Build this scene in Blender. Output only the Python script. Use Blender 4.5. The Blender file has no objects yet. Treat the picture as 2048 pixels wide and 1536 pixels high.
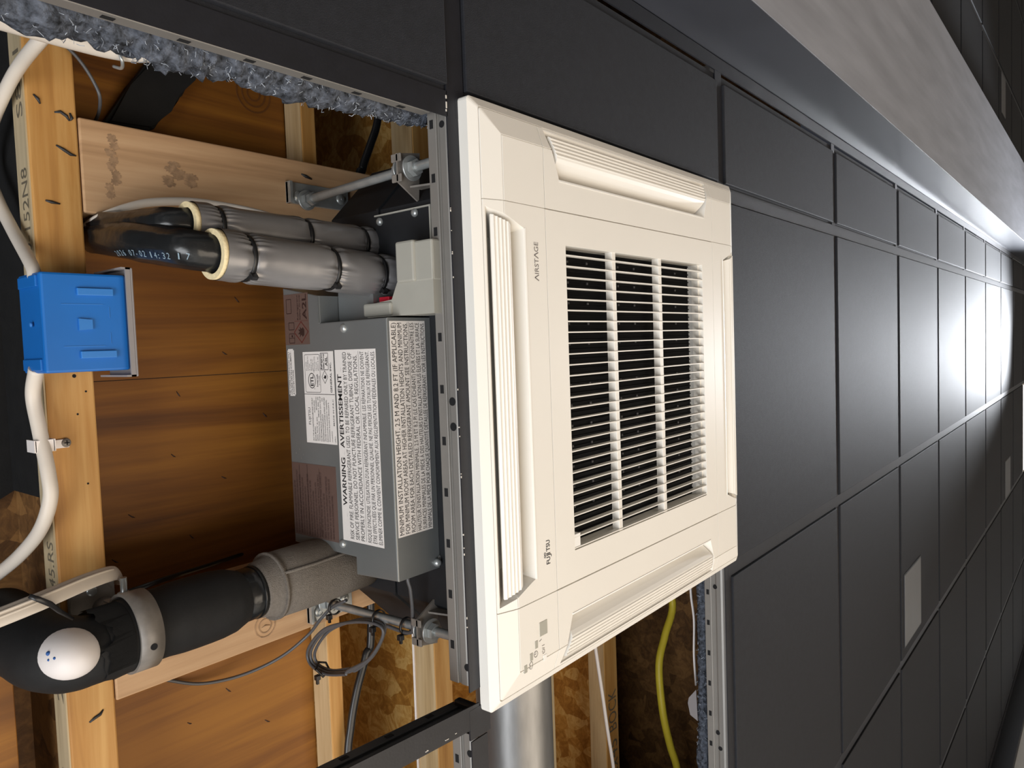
import bpy, bmesh, math, random
from mathutils import Vector, Matrix
from mathutils import noise as mnoise
random.seed(4)
C = bpy.context.scene.collection
Z0 = 2.7                      # height of the ceiling plane; local z = 0 is the ceiling
# ------------------------------------------------------------------ camera
cam_d = bpy.data.cameras.new('camera'); cam = bpy.data.objects.new('camera', cam_d); C.objects.link(cam)
cam_d.sensor_width = 36.0; cam_d.lens = 36.0 * 1475.44 / 2048.0
cam_d.clip_start = 0.01; cam_d.clip_end = 60
R_ = Vector((0.6324, 0.0357, -0.7737)); D_ = Vector((-0.0639, 0.9979, -0.0062)); F_ = Vector((0.7720, 0.0533, 0.6335))
F_.normalize(); R_ = (R_ - F_ * R_.dot(F_)).normalized(); D_ = F_.cross(R_)
m = Matrix(((R_.x, -D_.x, -F_.x, -0.5219), (R_.y, -D_.y, -F_.y, 0.2320), (R_.z, -D_.z, -F_.z, -0.4895 + Z0), (0, 0, 0, 1)))
cam.matrix_world = m
bpy.context.scene.camera = cam
# ------------------------------------------------------------------ view, world, lights
vs = bpy.context.scene.view_settings
vs.view_transform = 'Standard'; vs.look = 'None'; vs.gamma = 1; vs.use_curve_mapping = False; vs.exposure = 0.0
w = bpy.data.worlds.new('world'); bpy.context.scene.world = w; w.use_nodes = True
w.node_tree.nodes['Background'].inputs[0].default_value = (0.75, 0.8, 1, 1)
w.node_tree.nodes['Background'].inputs[1].default_value = 0.03
def area(name, loc, aim, sx, sy, power, col):
    l = bpy.data.lights.new(name, 'AREA'); l.shape = 'RECTANGLE'; l.size = sx; l.size_y = sy; l.energy = power; l.color = col
    o = bpy.data.objects.new(name, l); C.objects.link(o)
    o.location = (loc[0], loc[1], loc[2] + Z0)
    d = Vector(aim) - Vector(loc); o.rotation_euler = d.to_track_quat('-Z', 'Y').to_euler()
    return o
area('cool_fill', (-2.7, 1.25, -1.05), (0, 0.3, 0.0), 2.3, 1.7, 97, (0.94, 0.97, 1.0))  # cool area light added behind the camera; no window is modelled
bfill = area('beam_fill', (5.3, 0.45, -0.42), (3.2, -0.32, -0.16), 0.4, 0.2, 26, (0.90, 0.94, 1.0))  # unseen area light added to brighten the far beam side; no pendant hangs here
bfill.data.spread = math.radians(60)
area('bounce_fill', (0.1, 1.55, -2.3), (0.1, 1.0, 0), 3.0, 1.8, 56, (1.0, 0.865, 0.70))  # area light added above the floor in place of its warm bounce
# ------------------------------------------------------------------ materials
def newmat(name):
    m = bpy.data.materials.new(name); m.use_nodes = True
    nt = m.node_tree; return m, nt, nt.nodes['Principled BSDF']
def N(nt, t, **kw):
    n = nt.nodes.new(t)
    for k, v in kw.items(): setattr(n, k, v)
    return n
def coords(nt, scale=(1, 1, 1), rot=(0, 0, 0)):
    g = N(nt, 'ShaderNodeNewGeometry'); mp = N(nt, 'ShaderNodeMapping')
    mp.inputs['Scale'].default_value = scale; mp.inputs['Rotation'].default_value = rot
    nt.links.new(g.outputs['Position'], mp.inputs['Vector']); return mp.outputs[0]
def ramp(nt, fac, stops):
    r = N(nt, 'ShaderNodeValToRGB'); e = r.color_ramp.elements
    while len(e) < len(stops): e.new(0.5)
    for i, (p, c) in enumerate(stops): e[i].position = p; e[i].color = (c[0], c[1], c[2], 1)
    nt.links.new(fac, r.inputs[0]); return r.outputs[0]
def noise(nt, vec, s, d=4, r=0.55, dist=0.0):
    n = N(nt, 'ShaderNodeTexNoise'); n.inputs['Scale'].default_value = s; n.inputs['Detail'].default_value = d
    n.inputs['Roughness'].default_value = r; n.inputs['Distortion'].default_value = dist
    nt.links.new(vec, n.inputs['Vector']); return n.outputs[0]
def bump(nt, b, h, strength, dist=0.002):
    n = N(nt, 'ShaderNodeBump'); n.inputs['Strength'].default_value = strength; n.inputs['Distance'].default_value = dist
    nt.links.new(h, n.inputs['Height']); nt.links.new(n.outputs[0], b.inputs['Normal'])
def plain(name, col, rough=0.5, metal=0.0, var=0.06, vs=30, bmp=0.0, bs=400, spec=0.5, sc=(1, 1, 1)):
    m, nt, b = newmat(name)
    v = coords(nt, sc)
    c = ramp(nt, noise(nt, v, vs), [(0.3, [x * (1 - var) for x in col]), (0.7, [min(1, x * (1 + var)) for x in col])])
    nt.links.new(c, b.inputs['Base Color'])
    b.inputs['Roughness'].default_value = rough; b.inputs['Metallic'].default_value = metal
    b.inputs['Specular IOR Level'].default_value = spec
    if bmp: bump(nt, b, noise(nt, v, bs, 2), bmp)
    return m
def wood(name, axis, dark, mid, light, knot=0.35, seed=0.0, sc=1.0, wav=0.7):
    m, nt, b = newmat(name)
    s = [26 * sc] * 3; s['XYZ'.index(axis)] = 1.6 * sc
    v = coords(nt, s)
    ad = N(nt, 'ShaderNodeVectorMath', operation='ADD'); ad.inputs[1].default_value = (seed, seed * 1.7, seed * .6); nt.links.new(v, ad.inputs[0]); v = ad.outputs[0]
    n1 = noise(nt, v, 1.6 if wav < 1 else .8, 5, 0.6, wav)
    s2 = [90 * sc] * 3; s2['XYZ'.index(axis)] = 5 * sc
    n2 = noise(nt, coords(nt, s2), 1.4, 3, 0.6)
    mx = N(nt, 'ShaderNodeMath', operation='MULTIPLY_ADD'); mx.inputs[1].default_value = 0.35
    nt.links.new(n2, mx.inputs[0]); nt.links.new(n1, mx.inputs[2])
    c = ramp(nt, mx.outputs[0], [(0.45, dark), (0.62, mid), (0.85, light)])
    # knots
    s3 = [5.5 * sc] * 3; s3['XYZ'.index(axis)] = 3.2 * sc
    vo = N(nt, 'ShaderNodeTexVoronoi'); vo.inputs['Scale'].default_value = 1.3; nt.links.new(coords(nt, s3), vo.inputs['Vector'])
    kf = ramp(nt, vo.outputs['Distance'], [(0.0, (1, 1, 1)), (0.05, (.7, .7, .7)), (0.13, (0, 0, 0))])
    mixn = N(nt, 'ShaderNodeMix', data_type='RGBA', blend_type='MULTIPLY')
    mu = N(nt, 'ShaderNodeMath', operation='MULTIPLY'); mu.inputs[1].default_value = knot; nt.links.new(kf, mu.inputs[0])
    nt.links.new(mu.outputs[0], mixn.inputs[0]); nt.links.new(c, mixn.inputs[6]); mixn.inputs[7].default_value = (0.35, 0.22, 0.12, 1)
    nt.links.new(mixn.outputs[2], b.inputs['Base Color'])
    b.inputs['Roughness'].default_value = 0.62; bump(nt, b, mx.outputs[0], 0.25, 0.001)
    return m
def osb(name, a, bcol, c3):
    m, nt, b = newmat(name)
    v = coords(nt, (9, 15, 12)); dn = noise(nt, v, 1.2, 2); 
    vo = N(nt, 'ShaderNodeTexVoronoi'); vo.inputs['Scale'].default_value = 3.2; vo.inputs['Randomness'].default_value = 1
    mp = N(nt, 'ShaderNodeMix', data_type='VECTOR'); mp.inputs[0].default_value = 0.22
    cn = N(nt, 'ShaderNodeTexNoise'); cn.inputs['Scale'].default_value = 1.5; nt.links.new(v, cn.inputs['Vector'])
    nt.links.new(v, mp.inputs[4]); nt.links.new(cn.outputs[1], mp.inputs[5]); nt.links.new(mp.outputs[1], vo.inputs['Vector'])
    n2 = noise(nt, coords(nt, (14, 16, 22)), 2.2, 5, .7, 1.8)
    sp = N(nt, 'ShaderNodeSeparateColor'); nt.links.new(vo.outputs['Color'], sp.inputs[0])
    ma = N(nt, 'ShaderNodeMath', operation='MULTIPLY_ADD'); ma.inputs[1].default_value = 0.30; nt.links.new(sp.outputs[0], ma.inputs[0])
    mb = N(nt, 'ShaderNodeMath', operation='MULTIPLY'); mb.inputs[1].default_value = 0.85; nt.links.new(n2, mb.inputs[0]); nt.links.new(mb.outputs[0], ma.inputs[2])
    c = ramp(nt, ma.outputs[0], [(0.40, a), (0.58, bcol), (0.76, c3)])
    nt.links.new(c, b.inputs['Base Color']); b.inputs['Roughness'].default_value = .55; bump(nt, b, ma.outputs[0], .3, .001)
    return m
M = {}
M['plastic'] = plain('white_plastic', (0.785, 0.758, 0.705), 0.45, var=0.012, vs=6)
M['plastic_lip'] = plain('white_gloss_plastic', (0.86, 0.85, 0.82), 0.3, var=0.01)
M['tile'] = plain('charcoal_ceiling_tile', (0.0135, 0.0145, 0.0185), 0.7, var=0.15, vs=120, bmp=0.25, bs=900, spec=0.3)
M['flange'] = plain('black_painted_metal', (0.009, 0.010, 0.0145), 0.5, var=0.15, vs=60, bmp=0.05)
M['web'] = plain('grey_galvanised_tee', (0.25, 0.237, 0.22), 0.45, metal=0.35, var=0.05, vs=20)
M['webdark'] = plain('dark_painted_tee', (0.045, 0.048, 0.052), 0.4, metal=0.2, var=0.2)
M['hole'] = plain('dark_hole', (0.004, 0.004, 0.005), 0.9)
M['soffit'] = plain('grey_painted_soffit', (0.038, 0.041, 0.052), 0.30, var=0.12, vs=5, bmp=0.02, spec=.7, sc=(1, 6, 1))
M['soffit_under'] = plain('light_grey_soffit_board', (0.26, 0.268, 0.30), 0.42, var=0.16, vs=3.5, sc=(.8, 7, 1))
M['steel'] = plain('control_box_steel', (0.205, 0.215, 0.215), 0.4, metal=0.45, var=0.06, vs=12)
M['zinc'] = plain('zinc_plated_steel', (0.42, 0.44, 0.44), 0.3, metal=0.6, var=0.12, vs=80)
M['dull'] = plain('dull_cast_steel', (0.20, 0.18, 0.16), 0.45, metal=0.1, var=0.2, vs=60)
M['duct'] = plain('galvanised_duct', (0.22, 0.22, 0.22), 0.42, metal=.8, var=0.18, vs=18, sc=(3, .6, 3))
M['body'] = plain('black_cassette_casing', (0.009, 0.010, 0.012), 0.6, var=0.2, vs=40, spec=.35)
M['foil'] = plain('silver_pipe_wrap', (0.235, 0.23, 0.235), 0.33, metal=0.35, var=0.04, vs=20)
M['foam'] = plain('cream_foam', (0.72, 0.60, 0.36), 0.8, var=0.08, vs=300, bmp=.3)
M['greyfoam'] = plain('grey_foam_sleeve', (0.165, 0.145, 0.125), 0.95, var=0.12, vs=350, bmp=.6, bs=900, spec=.1)
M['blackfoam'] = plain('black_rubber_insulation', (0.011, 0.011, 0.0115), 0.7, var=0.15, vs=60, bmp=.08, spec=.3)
M['blackwrap'] = plain('black_shiny_wrap', (0.012, 0.013, 0.014), 0.24, var=0.2, vs=60, bmp=.5, bs=60)
M['blacknylon'] = plain('black_nylon', (0.010, 0.010, 0.011), 0.35)
M['pvc'] = plain('white_pvc', (0.80, 0.75, 0.73), 0.5, var=.02)
M['romex'] = plain('white_cable_sheath', (0.66, 0.60, 0.53), 0.45, var=.04)
M['yellow'] = plain('yellow_cable_sheath', (0.80, 0.62, 0.05), 0.45, var=.05)
M['greycable'] = plain('grey_cable', (0.075, 0.075, 0.08), 0.4, var=.06)
M['greyplastic'] = plain('warm_grey_plastic', (0.34, 0.33, 0.29), 0.5, var=.03)
M['blue'] = plain('blue_plastic', (0.006, 0.135, 0.48), 0.42, var=.05, vs=20)
M['bluedark'] = plain('pale_blue_tab', (0.03, 0.19, 0.56), 0.42, var=.04)
M['boxgrey'] = plain('grey_box_rim', (0.25, 0.235, 0.24), 0.5, var=.04)
M['red'] = plain('red_plastic', (0.5, 0.01, 0.03), 0.4)
M['paper'] = plain('white_label', (0.74, 0.70, 0.67), 0.5, var=.015)
M['brownfilm'] = plain('brown_label_film', (0.115, 0.072, 0.060), 0.4, var=.05)
M['ink'] = plain('black_ink', (0.02, 0.02, 0.022), 0.5)
M['inkgrey'] = plain('grey_ink', (0.16, 0.14, 0.13), 0.5)
M['inkbrown'] = plain('dark_brown_ink', (0.030, 0.014, 0.012), 0.5)
M['inkred'] = plain('dark_red_ink', (0.10, 0.02, 0.015), 0.5)
M['inkblue'] = plain('pale_print', (0.22, 0.30, 0.36), 0.5)
M['bluepaint'] = plain('blue_paint', (0.02, 0.10, 0.35), 0.5)
M['lens'] = plain('grey_indicator_lens', (0.40, 0.39, 0.34), 0.3, var=.02)
M['chip'] = plain('bare_chipped_paint', (0.7, 0.66, 0.6), 0.6)
M['joist'] = wood('joist_lumber', 'Y', (0.33, 0.150, 0.036), (0.44, 0.218, 0.056), (0.55, 0.315, 0.105), .55)
M['joistedge'] = wood('joist_edge_lumber', 'Y', (0.26, 0.20, 0.12), (0.40, 0.32, 0.20), (0.52, 0.42, 0.27), .2, 3.1)
M['board'] = wood('pale_board_lumber', 'X', (0.35, 0.205, 0.105), (0.46, 0.28, 0.148), (0.55, 0.355, 0.20), .7, 5.3)
M['ply'] = wood('orange_plywood', 'X', (0.105, 0.033, 0.0015), (0.185, 0.065, 0.0035), (0.28, 0.112, 0.009), .8, 8.8, .6, 2.2)
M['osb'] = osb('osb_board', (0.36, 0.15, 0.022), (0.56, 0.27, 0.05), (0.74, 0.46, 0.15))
M['osbshade'] = osb('shaded_osb_board', (0.09, 0.040, 0.012), (0.17, 0.080, 0.024), (0.27, 0.135, 0.042))  # same strand board, its colour darkened as shade of the deep cavity
M['joistply'] = wood('pale_ply_edge', 'Y', (0.34, 0.22, 0.10), (0.48, 0.33, 0.165), (0.60, 0.44, 0.25), .1, 6.1)
M['stamp'] = plain('faded_stamp_ink', (0.12, 0.10, 0.07), 0.7)
M['insul'] = plain('blue_grey_insulation', (0.062, 0.070, 0.088), 0.9, var=.85, vs=160, bmp=1.0, bs=260, spec=.3)
M['fibre'] = plain('pale_fibre', (0.30, 0.33, 0.38), 0.6, var=.5, vs=200)
M['vent'] = plain('pale_square_light_cover', (0.12, 0.123, 0.13), 0.5, var=.03)
M['wall'] = plain('white_wall_paint', (0.78, 0.77, 0.74), 0.7, var=.02)
M['floor'] = wood('oak_floor', 'X', (0.32, 0.22, 0.13), (0.42, 0.30, 0.19), (0.5, 0.37, 0.25), .2, 2.0, .4)
m_, nt_, b_ = newmat('led_panel_glow'); b_.inputs['Emission Color'].default_value = (0.88, 0.93, 1, 1); b_.inputs['Emission Strength'].default_value = 60; M['led'] = m_
# ------------------------------------------------------------------ mesh helpers (coordinates in the ceiling frame)
def new(): return bmesh.new()
def bx(bm, x0, x1, y0, y1, z0, z1, bev=0.0, mat=0, rot=None, piv=None):
    old = set(bm.faces); r = bmesh.ops.create_cube(bm, size=1.0); vv = r['verts']
    for v in vv:
        v.co = Vector(((x0 + x1) / 2 + v.co.x * (x1 - x0), (y0 + y1) / 2 + v.co.y * (y1 - y0), (z0 + z1) / 2 + v.co.z * (z1 - z0)))
    fs = set(f for v in vv for f in v.link_faces)
    if bev:
        es = list(set(e for v in vv for e in v.link_edges))
        r2 = bmesh.ops.bevel(bm, geom=es, offset=bev, segments=2, affect='EDGES', profile=0.5)
        fs = set(f for f in bm.faces if f not in old); vv = list(set(v for f in fs for v in f.verts))
    for f in fs: f.material_index = mat
    if rot is not None:
        bmesh.ops.rotate(bm, verts=vv, cent=piv or Vector(((x0 + x1) / 2, (y0 + y1) / 2, (z0 + z1) / 2)), matrix=rot)
    return vv
def prism(bm, pts, off, mat=0):           # pts: 3D polygon, off: extrusion vector
    off = Vector(off)
    a = [bm.verts.new(p) for p in pts]; b = [bm.verts.new(Vector(p) + off) for p in pts]
    n = len(pts); fs = [bm.faces.new(a[::-1]), bm.faces.new(b)]
    for i in range(n): fs.append(bm.faces.new((a[i], a[(i + 1) % n], b[(i + 1) % n], b[i])))
    for f in fs: f.material_index = mat
    return a + b
def catmull(P, n=8):
    P = [Vector(p) for p in P]; out = []
    for i in range(len(P) - 1):
        p0 = P[i - 1] if i else P[0] * 2 - P[1]; p1, p2 = P[i], P[i + 1]; p3 = P[i + 2] if i + 2 < len(P) else P[-1] * 2 - P[-2]
        for k in range(n):
            t = k / n
            out.append(0.5 * ((2 * p1) + (p2 - p0) * t + (2 * p0 - 5 * p1 + 4 * p2 - p3) * t * t + (3 * p1 - p0 - 3 * p2 + p3) * t ** 3))
    out.append(P[-1]); return out
def sweep(bm, P, r, seg=16, caps=True, flat=1.0, up=None, mat=0, smooth=True, rfun=None):
    P = [Vector(p) for p in P]; n = len(P)
    T = [((P[min(i + 1, n - 1)] - P[max(i - 1, 0)]).normalized()) for i in range(n)]
    u = Vector(up) if up else (Vector((0, 0, 1)) if abs(T[0].z) < .9 else Vector((0, 1, 0)))
    rings = []
    for i in range(n):
        u = (u - T[i] * u.dot(T[i])).normalized(); v = T[i].cross(u)
        ri = r[i] if isinstance(r, (list, tuple)) else r
        ring = []
        for k in range(seg):
            a = 2 * math.pi * k / seg
            rr = ri * (rfun(i / (n - 1), a) if rfun else 1)
            ring.append(bm.verts.new(P[i] + u * math.cos(a) * rr * flat + v * math.sin(a) * rr))
        rings.append(ring)
    fs = []
    for i in range(n - 1):
        for k in range(seg):
            fs.append(bm.faces.new((rings[i][k], rings[i][(k + 1) % seg], rings[i + 1][(k + 1) % seg], rings[i + 1][k])))
    for f in fs: f.smooth = smooth
    if caps:
        fs.append(bm.faces.new(rings[0][::-1])); fs.append(bm.faces.new(rings[-1]))
    for f in fs: f.material_index = mat
    return rings
def cyl(bm, a, b, r, seg=20, mat=0, smooth=True): return sweep(bm, [a, b], r, seg, mat=mat, smooth=smooth)
def ringsolid(bm, a, b, ro, ri, seg=32, mat=0):      # annular tube from a to b
    a, b = Vector(a), Vector(b); t = (b - a).normalized(); u = Vector((0, 0, 1)) if abs(t.z) < .9 else Vector((0, 1, 0))
    u = (u - t * u.dot(t)).normalized(); v = t.cross(u); R = []
    for p, r in ((a, ri), (a, ro), (b, ro), (b, ri)):
        R.append([bm.verts.new(p + (u * math.cos(2 * math.pi * k / seg) + v * math.sin(2 * math.pi * k / seg)) * r) for k in range(seg)])
    for j in range(4):
        for k in range(seg):
            f = bm.faces.new((R[j][k], R[j][(k + 1) % seg], R[(j + 1) % 4][(k + 1) % seg], R[(j + 1) % 4][k])); f.smooth = j in (1, 3); f.material_index = mat
def dome(bm, c, n, r, h, mat=0, seg=16):              # screw head
    c, n = Vector(c), Vector(n).normalized()
    pts = [c + n * (h * math.sin(a)) for a in (0, .35, .7, 1.05, 1.4)]
    rs = [r * math.cos(a) for a in (0, .35, .7, 1.05, 1.4)]
    sweep(bm, [c - n * .001] + pts, [r] + rs, seg, mat=mat)
def hexnut(bm, a, b, r, mat=0): sweep(bm, [a, b], r, 6, mat=mat, smooth=False)
def link(name, bm, mats, parent=None, org=None, recalc=True):
    if recalc: bmesh.ops.recalc_face_normals(bm, faces=bm.faces)
    if org is None:
        if parent is not None: org = Vector(parent['_o'])
        else:
            xs = [v.co for v in bm.verts]
            lo = Vector((min(v.x for v in xs), min(v.y for v in xs), min(v.z for v in xs))); hi = Vector((max(v.x for v in xs), max(v.y for v in xs), max(v.z for v in xs)))
            org = Vector(((lo.x + hi.x) / 2, (lo.y + hi.y) / 2, lo.z))
    org = Vector(org)
    bmesh.ops.translate(bm, verts=bm.verts, vec=-org)
    me = bpy.data.meshes.new(name); bm.to_mesh(me); bm.free()
    for mt in (mats if isinstance(mats, (list, tuple)) else [mats]): me.materials.append(M[mt])
    o = bpy.data.objects.new(name, me); C.objects.link(o)
    if parent is not None: o.parent = parent
    else: o.location = org + Vector((0, 0, Z0))
    o['_o'] = tuple(org)
    return o
def link_each(name, bm, mats, parent):
    '''every connected piece of bm becomes a part of its own'''
    bm.verts.ensure_lookup_table(); left = set(bm.verts); out = []
    while left:
        v0 = left.pop(); isl = {v0}; st = [v0]
        while st:
            for e in st.pop().link_edges:
                for q in e.verts:
                    if q not in isl: isl.add(q); st.append(q)
        left -= isl; nb = bmesh.new(); mp = {v: nb.verts.new(v.co) for v in isl}; seen = set()
        for v in isl:
            for f in v.link_faces:
                if f not in seen:
                    seen.add(f); g = nb.faces.new([mp[q] for q in f.verts]); g.smooth = f.smooth; g.material_index = f.material_index
        out.append(link(name, nb, mats, parent))
    bm.free(); return out
def tag(o, label, cat, group=None, kind=None):
    o['label'] = label; o['category'] = cat
    if group: o['group'] = group
    if kind: o['kind'] = kind
    return o
def thing(name, label, cat, org, group=None):
    o = bpy.data.objects.new(name, None); C.objects.link(o); o.location = Vector(org) + Vector((0, 0, Z0)); o['_o'] = tuple(org)
    o.empty_display_size = .02
    return tag(o, label, cat, group)
def struct(name, bm, mats):
    o = link(name, bm, mats); o['kind'] = 'structure'; return o
FONT = {}
def text_into(bm, s, org, xd, yd, width=None, height=0.004, mat=0, bold=0.0, align='L'):
    """lettering laid flat: org = start of baseline, xd reading direction, yd cap direction; scaled to cap height and width"""
    cu = bpy.data.curves.new('t', 'FONT'); cu.body = s; cu.offset = bold; cu.resolution_u = 3; cu.fill_mode = 'FRONT'
    ob = bpy.data.objects.new('t', cu); C.objects.link(ob)
    dg = bpy.context.evaluated_depsgraph_get(); me = bpy.data.meshes.new_from_object(ob.evaluated_get(dg))
    bpy.data.objects.remove(ob)
    if len(me.vertices):
        x0 = min(v.co.x for v in me.vertices); x1 = max(v.co.x for v in me.vertices)
        sy = height / 0.70; sx = (width / (x1 - x0)) if width else sy * .8
        off = -x0 if align == 'L' else -(x0 + x1) / 2
        xd, yd, org = Vector(xd), Vector(yd), Vector(org)
        vs_ = [bm.verts.new(org + xd * (v.co.x + off) * sx + yd * v.co.y * sy) for v in me.vertices]
        for p in me.polygons:
            try:
                f = bm.faces.new([vs_[i] for i in p.vertices]); f.material_index = mat
            except ValueError: pass
    bpy.data.meshes.remove(me); bpy.data.curves.remove(cu)
def line_rect(bm, p, q, wd, nrm, mat=0):    # flat thin stroke from p to q on a plane with normal nrm
    p, q = Vector(p), Vector(q); s = (q - p).normalized().cross(Vector(nrm)).normalized() * wd / 2
    f = bm.faces.new([bm.verts.new(x) for x in (p - s, q - s, q + s, p + s)]); f.material_index = mat
def boolcut(solid, cutters):
    def mk(b):
        bmesh.ops.recalc_face_normals(b, faces=b.faces)
        me = bpy.data.meshes.new('tmp'); b.to_mesh(me); b.free(); o = bpy.data.objects.new('tmp', me); C.objects.link(o); return o
    s = mk(solid); cs = [mk(c) for c in cutters]
    for c in cs:
        md = s.modifiers.new('b', 'BOOLEAN'); md.operation = 'DIFFERENCE'; md.solver = 'EXACT'; md.object = c
    md = s.modifiers.new('bv', 'BEVEL'); md.width = .0005; md.segments = 1; md.limit_method = 'ANGLE'; md.angle_limit = math.radians(35)
    dg = bpy.context.evaluated_depsgraph_get(); me = bpy.data.meshes.new_from_object(s.evaluated_get(dg))
    for o in [s] + cs: bpy.data.objects.remove(o)
    b = bmesh.new(); b.from_mesh(me); bpy.data.meshes.remove(me); return b
G = 0.6096; E0 = 0.0035
# ================================================================== THE ROOM
b = new(); bx(b, -4.2, 9, -4.5, 4.5, -2.76, -2.7); struct('floor', b, 'floor')
b = new(); bx(b, -4.3, -4.2, -4.5, 4.5, -2.7, .7); struct('wall_back', b, 'wall')
b = new(); bx(b, 9, 9.1, -4.5, 4.5, -2.7, .7); struct('wall_front', b, 'wall')
b = new(); bx(b, -4.2, 9, -4.6, -4.5, -2.7, .7); struct('wall_right', b, 'wall')
b = new(); bx(b, -4.2, 9, 2.545, 2.65, -2.7, .7); struct('wall_left', b, 'wall')
# ceiling: suspended charcoal tiles with a painted grid
b = new()
rows = [(-0.182, E0 - .003)] + [(E0 + G * j, E0 + G * (j + 1)) for j in range(4)] + [(E0 + G * 4, 2.505)]
OPEN = {(-1, 0), (0, 0), (-1, 1), (0, 1), (-2, 0), (-2, 1)}
def tilebox(b, x0, x1, y0, y1):
    bx(b, x0, x1, y0, y1, .002, .018)                            # the part behind the flange
    g = .0135
    if x1 - x0 > .05 and y1 - y0 > .05: bx(b, x0 + g, x1 - g, y0 + g, y1 - g, -.0045, .002, bev=.0012)
for i in range(-6, 14):
    for j in range(-1, 5):
        if (i, j) in OPEN or (i == 9 and j == 1): continue
        y0, y1 = rows[j + 1]; tilebox(b, E0 + G * i, E0 + G * (i + 1), y0, y1)
for i in range(0, 14):
    for j in range(5): tilebox(b, E0 - .09 + G * i, E0 - .09 + G * (i + 1), -1.15 - G * j + (0 if j or 1 else 0), -1.15 - G * (j - 1) if j else -.60)
struct('ceiling', b, 'tile')
b = new()          # painted flanges of the grid far from the opening
def fl(b, x0, x1, y0, y1): bx(b, x0, x1, y0, y1, -.0004 if x1 - x0 < .1 else -.0007, .0015 if x1 - x0 < .1 else .0013)
for i in range(2, 14): fl(b, E0 + G * i - .0115, E0 + G * i + .0115, -.20, 2.5)
for j in range(0, 5): fl(b, (E0 + G if j in (1,) else E0) if j < 2 else -3, 8.3, E0 + G * j - .0115, E0 + G * j + .0115)
for i in range(0, 14): fl(b, E0 - .09 + G * i - .0115, E0 - .09 + G * i + .0115, -4, -.6)
for j in range(0, 5): fl(b, 0, 8.3, -1.15 - G * j - .0115, -1.15 - G * j + .0115)
struct('trim_1', b, 'flange')
def tee(name, org_len, mats, slots, rivets=(), zt=.035, place=None, fm=0):
    """tee along local +Y from 0 to org_len, flange underside at z=0"""
    L = org_len; b = new()
    bx(b, -.0118, .0118, 0, L, -.0006, .0008, mat=fm)
    bx(b, -.0008, .0008, 0, L, .0006, zt, mat=1)
    bx(b, -.0032, .0032, 0, L, zt - .012, zt, bev=.0008, mat=1)              # bulb
    prism(b, [(-.0008, 0, .009), (-.0021, 0, .012), (-.0021, 0, .019), (-.0008, 0, .022), (.0008, 0, .022), (.0021, 0, .019), (.0021, 0, .012), (.0008, 0, .009)], (0, L, 0), 1)
    k = slots[0]
    while k < L:
        bx(b, -.0036, .0036, k - .0042, k + .0042, zt - .0082, zt - .0036, mat=2); k += slots[1]
    for y, z, r in rivets: sweep(b, [(-.0026, y, z), (.0026, y, z)], r, 14, mat=2)
    bmesh.ops.transform(b, verts=b.verts, matrix=place)
    return struct(name, b, mats)
I = Matrix.Identity(4)
T = Matrix.Translation
rv = [(.017 + .21, .016, .0034), (.286 + .21, .0165, .0042), (.311 + .21, .0165, .0042), (.553 + .21, .011, .0036)]
def trim_tee(name, x, y0, y1, mats, s0, rivets=(), zt=.035):
    return tee(name, y1 - y0, mats, (s0, .0518), rivets, zt, T((x, y0, 0)))
o = trim_tee('trim_2', E0, -.21, .572, ['flange', 'web', 'hole'], .0695 + .0, rv)
b = new()          # continuation of the same main tee beyond the crossing
o = trim_tee('trim_3', E0, .622, 2.5, ['flange', 'web', 'hole'], .03, [(.02, .012, .0035)])
o = trim_tee('trim_4', E0 + G, -.2, 2.5, ['flange', 'web', 'hole'], .0773 + .0, [(.844, .0215, .0036), (1.092, .0218, .0036), (1.118, .018, .0036)], .040)
RX = Matrix.Rotation(math.radians(90), 4, 'Z')       # +Y -> -X
o = tee('trim_5', 1.2, ['flange', 'web', 'hole'], (.0325, .0518), (), .034, T((-.0075, E0, 0)) @ RX)
o = tee('trim_6', 1.3, ['flange', 'webdark', 'hole'], (.040, .0518), (), .035, T((.004, .5985, 0)) @ Matrix.Rotation(math.radians(3.6), 4, 'Z') @ RX)
o = tee('trim_7', 1.2, ['flange', 'webdark', 'hole'], (.03, .0518), (), .035, T((0.6, E0 + G, 0)) @ RX) if False else None
b = new(); bx(b, -.010, .020, .590, .620, -.0008, .0012); bx(b, -.001, .008, .590, .618, .0012, .030, bev=.002); struct('trim_7', b, 'flange')
b = new(); rnd = random.Random(7)          # chips of paint along the flange edges
for k in range(17):
    y = rnd.choice([.02, .10, .13, .16, .27, .30, .33, .36, .43, .50, .545]) + rnd.uniform(-.02, .02); l = rnd.uniform(.0004, .0022)
    bx(b, -.0088, -.0083 + .0003, y, y + l, -.0009, rnd.uniform(-.0005, .0003))
for k in range(5):
    x = rnd.uniform(-.12, -.012); y = .6045 + .063 * x + rnd.uniform(-.001, .003); bx(b, x, x + rnd.uniform(.0006, .004), y, y + .0006, -.0012, -.0005)
for p in ((-.0095, .002, .006), (-.0095, -.004, .003), (-.010, .009, .002)): bx(b, p[0], p[0] + .0012, p[1], p[1] + p[2], -.0012, -.0005)
struct('trim_8', b, 'chip')
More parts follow.
